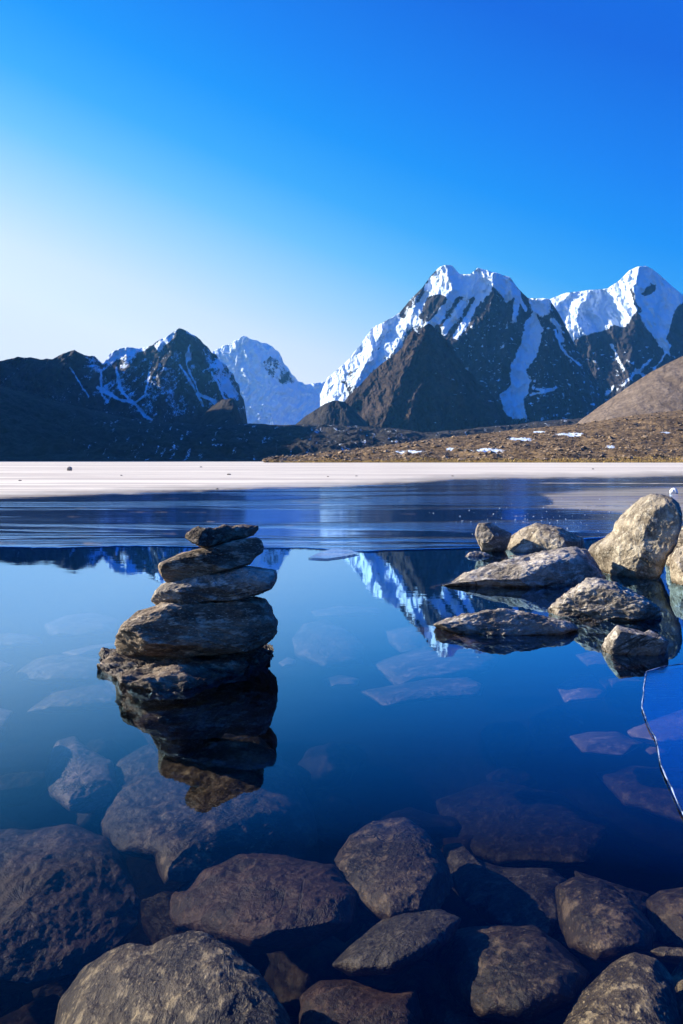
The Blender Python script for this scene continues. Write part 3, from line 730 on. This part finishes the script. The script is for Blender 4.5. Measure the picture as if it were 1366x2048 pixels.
stone(Z3([(455, 310), (462, 290), (600, 232), (720, 200), (860, 170), (990, 153), (1020, 175), (1032, 205), (1025, 235), (985, 258), (955, 292), (870, 315), (760, 345), (640, 380), (540, 394), (495, 390), (465, 340)]),
      D0, 0.11, M_stone, 'tilted brown stone second from the top of the stack', seed=33, facets=5, cut=(0.78, 0.95), ex=0.40, amp=0.04, strata=(0.5, 1, 1.5), res=hi, group=G1, keep=0.6, lean=0.4)
stone(Z3([(593, 190), (608, 125), (640, 105), (675, 93), (700, 100), (760, 105), (815, 88), (860, 100), (905, 90), (995, 96), (998, 112), (965, 134), (880, 162), (800, 184), (740, 200), (660, 210), (610, 210)]),
      D0, 0.07, M_stone, 'small jagged stone crowning the stack', skew=1.0, seed=44, facets=5, cut=(0.75, 0.93), ex=0.42, amp=0.07, strata=(0.7, 1, 1.6), res=hi, group=G1, keep=0.6)

G2 = 'stones standing out of the water at right'
def DW(y): return H * F / (y - HY)
stone(Z4([(380, 210), (440, 206), (480, 232), (540, 260), (525, 300), (500, 345), (480, 390), (430, 390), (400, 350), (375, 300), (363, 265)]), DW(1102), 0.13, M_grey, 'small dark upright stone, farthest left of the tall stones by the ice edge', seed=51, ex=0.6, amp=0.05, group=G2, facets=9)
stone(Z4([(485, 370), (500, 320), (540, 270), (600, 228), (650, 212), (740, 228), (840, 262), (930, 310), (960, 370), (900, 440), (700, 450), (560, 440), (500, 410)]), DW(1098), 0.30, M_tan, 'large domed tan boulder behind the long slab', 'boulder', 'boulder', skew=-0.5, seed=52, ex=0.75, amp=0.05, group=G2)
stone(Z4([(545, 350), (580, 316), (620, 303), (680, 306), (760, 330), (790, 370), (740, 410), (620, 415), (555, 395)]), DW(1104), 0.12, M_tan, 'smooth brown hump leaning on the front of the domed boulder', seed=53, ex=0.8, amp=0.04, group=G2)
stone(Z4([(484, 392), (510, 372), (550, 362), (600, 378), (620, 400), (560, 415), (500, 412)]), DW(1112), 0.08, M_grey, 'little dark stone at the waterline below the brown hump', seed=54, ex=0.8, amp=0.06, group=G2, res=(90, 60))
stone(Z4([(305, 378), (335, 352), (370, 346), (410, 352), (436, 366), (400, 392), (340, 396)]), DW(1112), 0.08, M_grey, 'tiny flat stone beside the small upright stone', seed=55, ex=0.8, amp=0.07, group=G2, res=(90, 60))
stone(Z4([(150, 512), (240, 498), (300, 468), (420, 430), (560, 393), (700, 358), (830, 338), (900, 345), (935, 395), (975, 450), (1010, 510), (960, 560), (740, 570), (500, 575), (300, 545), (200, 528)]), DW(1158), 0.34, M_grey, 'long rough slab sloping down to a point at its left', 'slab', 'slab', seed=57, ex=0.7, amp=0.06, strata=(0.6, 1, 1.8), res=hi, group=G2, lean=0.6)
stone(Z4([(905, 350), (940, 310), (1000, 275), (1033, 240), (1040, 208), (1078, 165), (1120, 125), (1160, 90), (1210, 68), (1260, 68), (1310, 85), (1342, 115), (1358, 170), (1355, 240), (1330, 310), (1290, 370), (1260, 450), (1220, 540), (1150, 560), (1060, 550), (1010, 520), (975, 450), (950, 400), (925, 375)]),
      DW(1148), 0.20, M_tan, 'biggest boulder, tall and leaning right with a sunlit pocked flank', 'boulder', 'boulder', skew=-0.75, seed=58, ex=0.75, amp=0.045, res=hi, group=G2, facets=5, lean=0.1, fine=0.3)
stone(Z4([(1290, 335), (1308, 292), (1340, 250), (1380, 225), (1500, 230), (1560, 330), (1540, 480), (1400, 520), (1310, 500), (1285, 400)]), DW(1131), 0.25, M_tan, 'pale boulder cut by the right margin, behind the big leaning one', 'boulder', 'boulder', skew=-0.5, seed=59, ex=0.8, amp=0.05, group=G2)
stone(Z4([(1308, 430), (1312, 380), (1335, 335), (1380, 315), (1450, 330), (1500, 420), (1480, 520), (1400, 545), (1330, 520), (1312, 480)]), DW(1166), 0.14, M_tan, 'speckled round stone cut by the right margin, in front of the pale boulder', skew=-0.5, seed=60, ex=0.8, amp=0.05, group=G2)
stone(Z4([(716, 612), (740, 580), (800, 545), (850, 508), (900, 486), (960, 488), (1040, 508), (1110, 545), (1190, 585), (1235, 620), (1255, 665), (1240, 720), (1050, 740), (850, 720), (740, 680)]), DW(1225), 0.22, M_grey, 'grey hump shaped stone with a split ledge, in front of the leaning boulder', skew=-0.35, seed=61, ex=0.72, amp=0.07, strata=(0.8, 1, 2.0), res=hi, group=G2, lean=0.3)
stone(Z4([(172, 702), (230, 680), (300, 655), (400, 635), (480, 626), (560, 638), (640, 648), (720, 668), (830, 690), (860, 720), (780, 760), (600, 790), (400, 770), (240, 730)]), DW(1257), 0.16, M_grey, 'low flat stone barely breaking the surface, nearest the peak reflection', seed=62, ex=0.75, amp=0.06, strata=(0.6, 1, 1.8), res=hi, group=G2, lean=0.5)
stone(Z4([(972, 805), (1000, 760), (1048, 700), (1075, 710), (1130, 722), (1180, 738), (1200, 726), (1250, 748), (1292, 776), (1275, 850), (1180, 900), (1060, 920), (990, 870)]), DW(1297), 0.12, M_grey, 'small sharp pointed stone near the corner of the ice plate', skew=-0.3, seed=66, ex=0.5, amp=0.035, group=G2, facets=6, cut=(0.7, 0.9))

# ---- stones under the water (outline, depth of the middle below the surface, half thickness)
G3 = 'stones lying under the water'
G4 = 'pale stones seen deep under the reflected sky'
def sub(poly, depth, T, label, seed, mat=M_sub, **kw):
    P = np.array(poly, float); c = centroid(P)
    if kw.get('group') == G4: kw.setdefault('ex', 0.9); kw.setdefault('lean', 2.5); kw.setdefault('facets', 1); kw.setdefault('amp', 0.022); kw.setdefault('skew', -0.25); T *= 1.1; depth += 0.04
    D = (H + depth) * F / (c[1] - HY)
    kw.setdefault('group', G3); kw.setdefault('amp', 0.035); kw.setdefault('ex', 0.82); kw.setdefault('lean', min(3.0, 0.95 * F / (c[1] - HY))); kw.setdefault('skew', -0.45); kw.setdefault('facets', 3); kw.setdefault('cut', (0.82, 0.95)); T *= 0.85
    return stone(poly, D, T, mat, label, seed=seed, **kw)
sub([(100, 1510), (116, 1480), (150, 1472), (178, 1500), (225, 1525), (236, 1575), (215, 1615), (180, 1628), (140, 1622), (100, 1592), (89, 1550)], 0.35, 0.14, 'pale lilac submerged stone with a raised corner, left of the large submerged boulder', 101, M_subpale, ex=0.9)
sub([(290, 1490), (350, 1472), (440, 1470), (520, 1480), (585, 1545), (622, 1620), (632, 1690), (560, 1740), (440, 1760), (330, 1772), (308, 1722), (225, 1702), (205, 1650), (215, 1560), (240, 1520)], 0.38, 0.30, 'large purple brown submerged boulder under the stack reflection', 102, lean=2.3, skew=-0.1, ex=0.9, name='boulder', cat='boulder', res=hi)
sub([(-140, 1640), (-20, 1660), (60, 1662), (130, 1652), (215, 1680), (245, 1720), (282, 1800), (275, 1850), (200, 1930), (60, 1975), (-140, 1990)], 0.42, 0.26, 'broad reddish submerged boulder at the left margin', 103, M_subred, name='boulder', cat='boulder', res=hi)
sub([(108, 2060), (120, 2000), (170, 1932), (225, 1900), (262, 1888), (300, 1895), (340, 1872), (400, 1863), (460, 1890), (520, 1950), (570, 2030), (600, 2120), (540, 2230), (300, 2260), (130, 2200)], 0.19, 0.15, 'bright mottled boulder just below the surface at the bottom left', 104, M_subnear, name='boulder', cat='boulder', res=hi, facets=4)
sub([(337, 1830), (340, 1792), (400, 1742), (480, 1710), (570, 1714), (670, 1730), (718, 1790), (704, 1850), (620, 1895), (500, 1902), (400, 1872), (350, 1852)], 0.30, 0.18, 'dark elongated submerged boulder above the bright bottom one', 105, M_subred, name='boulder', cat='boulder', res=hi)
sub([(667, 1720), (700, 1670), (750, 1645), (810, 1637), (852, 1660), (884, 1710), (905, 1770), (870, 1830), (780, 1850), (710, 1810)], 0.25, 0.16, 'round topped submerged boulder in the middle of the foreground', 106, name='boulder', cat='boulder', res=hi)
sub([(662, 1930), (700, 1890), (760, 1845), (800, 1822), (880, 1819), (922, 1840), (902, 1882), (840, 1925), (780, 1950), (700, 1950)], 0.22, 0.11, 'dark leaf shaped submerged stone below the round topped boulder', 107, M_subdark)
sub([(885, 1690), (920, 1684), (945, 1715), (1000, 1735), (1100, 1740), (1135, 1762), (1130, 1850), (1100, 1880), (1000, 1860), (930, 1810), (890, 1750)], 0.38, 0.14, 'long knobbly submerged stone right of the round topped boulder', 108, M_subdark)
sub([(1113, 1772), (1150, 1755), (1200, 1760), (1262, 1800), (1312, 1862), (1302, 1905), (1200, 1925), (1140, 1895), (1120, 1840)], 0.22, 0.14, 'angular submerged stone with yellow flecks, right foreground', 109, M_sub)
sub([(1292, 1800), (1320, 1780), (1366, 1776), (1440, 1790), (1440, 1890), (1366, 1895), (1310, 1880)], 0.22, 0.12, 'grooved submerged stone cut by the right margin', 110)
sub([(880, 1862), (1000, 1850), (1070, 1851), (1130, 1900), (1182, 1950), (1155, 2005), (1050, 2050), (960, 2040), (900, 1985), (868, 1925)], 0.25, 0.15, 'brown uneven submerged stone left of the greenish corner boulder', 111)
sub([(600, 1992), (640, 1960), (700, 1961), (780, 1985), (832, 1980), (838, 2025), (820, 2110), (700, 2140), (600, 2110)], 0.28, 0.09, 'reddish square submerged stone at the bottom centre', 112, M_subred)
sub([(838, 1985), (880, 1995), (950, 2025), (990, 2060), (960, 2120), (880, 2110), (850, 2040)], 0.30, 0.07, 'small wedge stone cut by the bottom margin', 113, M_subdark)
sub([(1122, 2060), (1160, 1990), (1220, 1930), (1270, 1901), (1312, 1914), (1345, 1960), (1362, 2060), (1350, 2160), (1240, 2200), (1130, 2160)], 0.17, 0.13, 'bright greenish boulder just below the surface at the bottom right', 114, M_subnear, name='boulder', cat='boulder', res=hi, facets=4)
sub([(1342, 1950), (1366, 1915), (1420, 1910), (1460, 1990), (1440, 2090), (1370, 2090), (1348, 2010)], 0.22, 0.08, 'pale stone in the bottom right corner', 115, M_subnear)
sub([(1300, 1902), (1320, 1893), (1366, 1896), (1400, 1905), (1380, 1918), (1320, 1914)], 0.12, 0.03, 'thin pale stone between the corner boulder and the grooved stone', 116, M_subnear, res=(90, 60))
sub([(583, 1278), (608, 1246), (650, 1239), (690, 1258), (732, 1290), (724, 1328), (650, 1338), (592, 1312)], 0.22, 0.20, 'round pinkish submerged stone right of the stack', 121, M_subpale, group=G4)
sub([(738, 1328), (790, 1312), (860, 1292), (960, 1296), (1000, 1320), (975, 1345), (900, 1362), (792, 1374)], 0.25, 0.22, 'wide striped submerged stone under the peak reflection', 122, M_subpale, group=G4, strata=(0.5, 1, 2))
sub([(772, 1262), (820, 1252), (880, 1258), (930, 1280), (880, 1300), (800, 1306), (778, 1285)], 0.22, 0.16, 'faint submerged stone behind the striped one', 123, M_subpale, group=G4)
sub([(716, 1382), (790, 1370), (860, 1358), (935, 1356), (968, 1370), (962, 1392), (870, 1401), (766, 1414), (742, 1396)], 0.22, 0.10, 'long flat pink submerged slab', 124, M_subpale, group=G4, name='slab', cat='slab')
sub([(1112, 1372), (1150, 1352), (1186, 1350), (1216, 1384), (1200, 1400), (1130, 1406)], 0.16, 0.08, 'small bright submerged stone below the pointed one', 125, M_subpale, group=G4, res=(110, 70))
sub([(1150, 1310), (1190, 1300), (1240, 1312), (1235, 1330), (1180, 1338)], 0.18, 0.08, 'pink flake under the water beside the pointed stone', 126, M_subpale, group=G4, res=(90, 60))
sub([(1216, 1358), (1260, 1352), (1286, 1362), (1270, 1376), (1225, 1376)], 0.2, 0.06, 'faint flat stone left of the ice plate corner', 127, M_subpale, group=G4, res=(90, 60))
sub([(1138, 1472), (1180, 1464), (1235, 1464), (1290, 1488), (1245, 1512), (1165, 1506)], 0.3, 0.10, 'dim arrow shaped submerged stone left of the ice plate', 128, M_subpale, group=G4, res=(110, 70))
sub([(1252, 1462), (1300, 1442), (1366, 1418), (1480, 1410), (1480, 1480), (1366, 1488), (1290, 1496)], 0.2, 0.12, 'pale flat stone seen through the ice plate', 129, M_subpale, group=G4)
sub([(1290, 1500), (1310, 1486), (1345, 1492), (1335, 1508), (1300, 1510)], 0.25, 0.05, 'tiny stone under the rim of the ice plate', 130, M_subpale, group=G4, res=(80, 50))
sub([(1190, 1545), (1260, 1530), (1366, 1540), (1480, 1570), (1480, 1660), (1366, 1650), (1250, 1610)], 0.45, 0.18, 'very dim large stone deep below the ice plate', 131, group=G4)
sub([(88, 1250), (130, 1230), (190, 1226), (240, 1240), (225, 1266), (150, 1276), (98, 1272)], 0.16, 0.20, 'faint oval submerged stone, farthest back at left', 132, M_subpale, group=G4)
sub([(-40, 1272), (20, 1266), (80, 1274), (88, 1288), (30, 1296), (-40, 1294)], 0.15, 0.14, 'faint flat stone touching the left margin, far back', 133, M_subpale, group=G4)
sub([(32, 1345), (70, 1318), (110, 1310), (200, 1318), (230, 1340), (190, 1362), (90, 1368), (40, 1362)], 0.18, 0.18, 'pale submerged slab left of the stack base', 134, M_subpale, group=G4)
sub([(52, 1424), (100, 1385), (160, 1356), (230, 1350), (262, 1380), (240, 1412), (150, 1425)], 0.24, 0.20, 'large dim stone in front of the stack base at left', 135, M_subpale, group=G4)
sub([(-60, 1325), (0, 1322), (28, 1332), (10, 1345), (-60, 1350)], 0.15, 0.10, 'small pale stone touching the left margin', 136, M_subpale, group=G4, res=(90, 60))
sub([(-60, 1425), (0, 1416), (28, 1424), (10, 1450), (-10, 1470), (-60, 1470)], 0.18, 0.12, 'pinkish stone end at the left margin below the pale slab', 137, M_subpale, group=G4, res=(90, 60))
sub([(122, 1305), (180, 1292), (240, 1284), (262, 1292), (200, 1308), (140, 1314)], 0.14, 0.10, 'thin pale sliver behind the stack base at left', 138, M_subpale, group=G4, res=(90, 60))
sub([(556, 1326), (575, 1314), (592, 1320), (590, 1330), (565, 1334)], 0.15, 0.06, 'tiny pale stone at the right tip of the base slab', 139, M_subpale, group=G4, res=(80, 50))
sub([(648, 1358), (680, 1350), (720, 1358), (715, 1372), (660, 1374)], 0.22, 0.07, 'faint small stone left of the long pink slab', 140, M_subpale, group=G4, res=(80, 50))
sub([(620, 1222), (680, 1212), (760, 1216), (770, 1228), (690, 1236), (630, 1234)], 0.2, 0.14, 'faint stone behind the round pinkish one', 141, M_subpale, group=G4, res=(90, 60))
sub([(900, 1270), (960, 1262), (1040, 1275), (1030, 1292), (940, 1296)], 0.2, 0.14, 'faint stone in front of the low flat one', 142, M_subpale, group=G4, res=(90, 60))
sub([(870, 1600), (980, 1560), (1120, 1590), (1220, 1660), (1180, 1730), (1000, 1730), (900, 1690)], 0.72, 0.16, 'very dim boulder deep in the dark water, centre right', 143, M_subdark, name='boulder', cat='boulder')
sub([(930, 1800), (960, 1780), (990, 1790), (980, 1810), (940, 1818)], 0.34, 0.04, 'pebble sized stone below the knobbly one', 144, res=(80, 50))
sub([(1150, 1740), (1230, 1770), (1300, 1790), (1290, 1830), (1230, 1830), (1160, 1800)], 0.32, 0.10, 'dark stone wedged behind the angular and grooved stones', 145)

# ---- small things out on the ice
stone([(134, 941), (134, 935), (139, 933), (144, 935), (144, 942), (139, 944)], DW(941.5) * 1.0, 0.2, M_grey, 'lone dark rock out on the white snow at left', seed=151, res=(40, 30), amp=0.08)
t = NT('ice_lump')
M_lump = t.done(t.bsdf((0.85, 0.88, 0.92), 0.25, t.bump(t.noise(t.n('TexCoord').outputs['Object'], 12, 4, 0.6), 0.02, 1.0), 0.5))
stone([(1339, 983), (1342, 977), (1349, 975), (1354, 979), (1356, 987), (1349, 991), (1341, 989)], DW(988), 0.10, M_lump, 'white lump of ice standing behind the leaning boulder', 'ice_lump', 'ice lump', seed=152, res=(40, 30), amp=0.10)
proto = None
rs = random.Random(7)
def first_chip():
    n = 12; th, = [np.arange(n) * 2 * math.pi / n]
    rr_ = 1 + 0.35 * np.sin(th * 3 + 1); a, b, c = stone_surface(np.stack([rr_ * np.cos(th), rr_ * np.sin(th)], -1), 8, 0.8)
    V = np.stack([a, c * np.ones_like(a) * 0.8, b * 0.6], -1).reshape(-1, 3)
    V = roughen(V, 1.0, 0.15, 9, facets=4)
    return make_mesh('ice_chip', V * 0.0036, gridfaces(8, n, True), M_lump, False)
k = 0
while k < 90:
    x, y = rs.gauss(1080, 130), rs.gauss(1032, 22)
    if x < 850 or x > 1400 or y < 985 or y > 1092: continue
    gx, gy = ground(x, y, 0.012)
    if proto is None: o = proto = first_chip()
    else:
        o = proto.copy(); S.collection.objects.link(o)
    s = rs.uniform(0.5, 1.3) * (1.7 if rs.random() < 0.1 else 1) * min(1.6, gy / 7)
    o.location = (gx, gy, 0.004 + 0.002 * s); o.scale = (s * 1.4, s, s * 0.8); o.rotation_euler = (0, 0, rs.uniform(0, 6.28))
    tag(o, 'tiny white chip of ice scattered on the dark ice behind the right hand stones', 'ice chip', 'ice chips scattered on the dark ice')
    k += 1
for i, (x, y, w, wh) in enumerate([(243, 951, 3, 'right of the lone dark rock'), (40, 961, 4, 'nearest the left margin'), (434, 978, 4, 'at the snow edge straight above the stack'), (905, 952, 3, 'left of the leaning boulder'),
                               (713, 952, 3, 'in the middle of the white strip'), (656, 953, 2.5, 'just left of the middle'), (458, 949, 5, 'widest of them, far above the stack'), (1186, 938, 3, 'nearest the right margin'), (402, 934, 3, 'farthest back of them')]):
    stone([(x - w, y), (x - w * 0.5, y - w * 0.4), (x + w * 0.4, y - w * 0.35), (x + w, y), (x + w * 0.5, y + w * 0.25), (x - w * 0.5, y + w * 0.25)], DW(y + w * 0.2), 0.06, M_grey,
          'small dark pebble frozen into the snowy ice, ' + wh, 'pebble', 'pebble', seed=170 + i, res=(24, 16), amp=0.08, group='pebbles frozen into the snowy ice')

# ---- rubble and grass on the right bank (uncountable)
rs = np.random.RandomState(5)
def scatter(name, label, pts, sizes, mat, seed):
    rs = np.random.RandomState(seed)
    base = np.array([(1, 0, 0), (-1, 0, 0), (0, 1, 0), (0, -1, 0), (0, 0, 1), (0, 0, -0.6), (.7, .7, .4), (-.7, .6, .5), (.6, -.7, .5), (-.6, -.7, .4)], float)
    import bmesh
    protos = []
    for k in range(5):
        bm = bmesh.new()
        for b in base: bm.verts.new(b * rs.uniform(0.6, 1.15, 3))
        r = bmesh.ops.convex_hull(bm, input=bm.verts[:])
        bmesh.ops.triangulate(bm, faces=bm.faces[:])
        bm.verts.index_update()
        vs = np.array([v.co[:] for v in bm.verts]); fs = np.array([[v.index for v in f.verts] for f in bm.faces])
        protos.append((vs, fs)); bm.free()
    VV, FF = [], []; nb = 0
    for p, s in zip(pts, sizes):
        vs, fs = protos[rs.randint(5)]
        a = rs.uniform(0, 6.28); ca, sa = math.cos(a), math.sin(a)
        q = vs * s * np.array([1.3, 1, 0.8])
        q = np.stack([q[:, 0] * ca - q[:, 1] * sa, q[:, 0] * sa + q[:, 1] * ca, q[:, 2]], -1) + p
        VV.append(q); FF.append(fs + nb); nb += len(vs)
    o = make_mesh(name, np.vstack(VV), np.vstack(FF), mat, False)
    return tag(o, label, kind='stuff')
plain = bpy.data.objects['plain']
nv = len(plain.data.vertices); co_ = np.zeros(nv * 3, np.float32); plain.data.vertices.foreach_get('co', co_); co_ = co_.reshape(-1, 3)
nc_ = len(np.arange(530, 2600 + 2.5, 2.5)); G = co_[:80 * nc_].reshape(80, nc_, 3)
rr = rs.randint(3, 79, 16000); cc = rs.randint(0, 560, 16000)
pts = G[rr, cc] + rs.uniform(-0.9, 0.9, (16000, 3)) * np.array([1, 1, 0.1])
sz = np.clip(rs.lognormal(-1.1, 0.65, 16000), 0.1, 2.4) * (0.7 + 0.5 * pts[:, 1] / 600)
t = NT('rubble'); co = t.n('TexCoord').outputs['Object']
M_rub = t.done(t.bsdf(t.mix(t.ss(t.noise(co, 0.4, 3), 0.4, 0.6), (0.08, 0.055, 0.035), (0.36, 0.26, 0.16)), 0.9, t.bump(t.noise(co, 3, 4), 0.1, 1)))
scatter('rubble', 'brown rubble strewn over the right bank plain', pts, sz, M_rub, 3)
# dry golden grass along the shore: many short tufts of blades
n = 26000
rr = rs.uniform(0, 1, n) ** 1.6 * 7; cc = rs.uniform(4, 820, n)
g0 = G[rr.astype(int), cc.astype(int)]; g1 = G[rr.astype(int) + 1, cc.astype(int)]
p = g0 + (g1 - g0) * (rr % 1)[:, None] + rs.uniform(-0.5, 0.5, (n, 3)) * np.array([1, 1, 0])
p[:, 2] = np.maximum(p[:, 2], 0.0)
hgt = rs.uniform(0.2, 0.75, n); an = rs.uniform(0, 6.28, n); w = 0.11
a = p + np.stack([np.cos(an) * w, np.sin(an) * w, 0 * an - 0.05], -1); b = p - np.stack([np.cos(an) * w, np.sin(an) * w, 0 * an + 0.05], -1)
c = p + np.stack([rs.uniform(-.15, .15, n), rs.uniform(-.15, .15, n), hgt], -1)
V = np.stack([a, b, c], 1).reshape(-1, 3)
t = NT('dry_grass')
M_gr = t.done(t.bsdf(t.mix(t.ss(t.noise(t.n('TexCoord').outputs['Object'], 0.15, 4), 0.35, 0.65), (0.42, 0.27, 0.07), (0.55, 0.40, 0.13)), 0.9))
o = make_mesh('grass', V, np.arange(3 * n).reshape(-1, 3), M_gr, False)
tag(o, 'dry golden grass fringe along the right shore', kind='stuff')

# ---- dim stones scattered over the bed between the boulders
rs = np.random.RandomState(12)
protos = []
k = 0
while k < 60:
    y = rs.uniform(1420, 2040); x = rs.uniform(-40, 1400)
    dd_ = 0.62
    D = (H + dd_) * F / (y - HY); gx = (x - CX) / F * D
    gz = float(bed_z(np.array([gx]), np.array([D]), )[0]) if True else -1
    if len(protos) < 4:
        n = 14; a_ = np.arange(n) * 2 * math.pi / n
        q = np.stack([np.cos(a_) * (1 + 0.2 * np.sin(2 * a_ + k)), np.sin(a_) * (1 + 0.15 * np.sin(3 * a_ + k))], -1)
        Pp = np.array([(x_ * 60 + 700, y_ * 38 + 1500) for x_, y_ in q])
        o = stone([tuple(p_) for p_ in Pp], 2.0, 0.07, M_sub, 'x', seed=200 + k, res=(80, 50), amp=0.05)
        protos.append(o)
    else:
        o = protos[k % 4].copy(); S.collection.objects.link(o)
    sc0 = rs.uniform(0.9, 2.6)
    o.location = (gx, D, gz + 0.02 * sc0); o.scale = (sc0, sc0, sc0 * 0.8); o.rotation_euler = (rs.uniform(-0.3, 0.3), 0, rs.uniform(0, 6.28))
    tag(o, 'dim stone barely seen on the dark lake bed between the bigger boulders', 'stone', 'dim stones on the lake bed')
    k += 1

# ---- the air over the valley
xh, y0h, y1h, z0h, z1h = 5300, -400, 8200, -6, 1600
V = [(-xh, y0h, z0h), (xh, y0h, z0h), (xh, y1h, z0h), (-xh, y1h, z0h), (-xh, y0h, z1h), (xh, y0h, z1h), (xh, y1h, z1h), (-xh, y1h, z1h)]
Fc = [(3, 2, 1, 0), (4, 5, 6, 7), (0, 1, 5, 4), (1, 2, 6, 5), (2, 3, 7, 6), (3, 0, 4, 7)]
t = NT('haze')
pv = t.n('VolumePrincipled'); pv.inputs['Color'].default_value = (0.10, 0.45, 1.0, 1); pv.inputs['Density'].default_value = HAZE
pv.inputs['Anisotropy'].default_value = 0.3
t.l(pv.outputs[0], t.out.inputs['Volume'])
o = make_mesh('haze', V, Fc, t.m, False)
tag(o, 'thin blue air over the valley', kind='stuff')
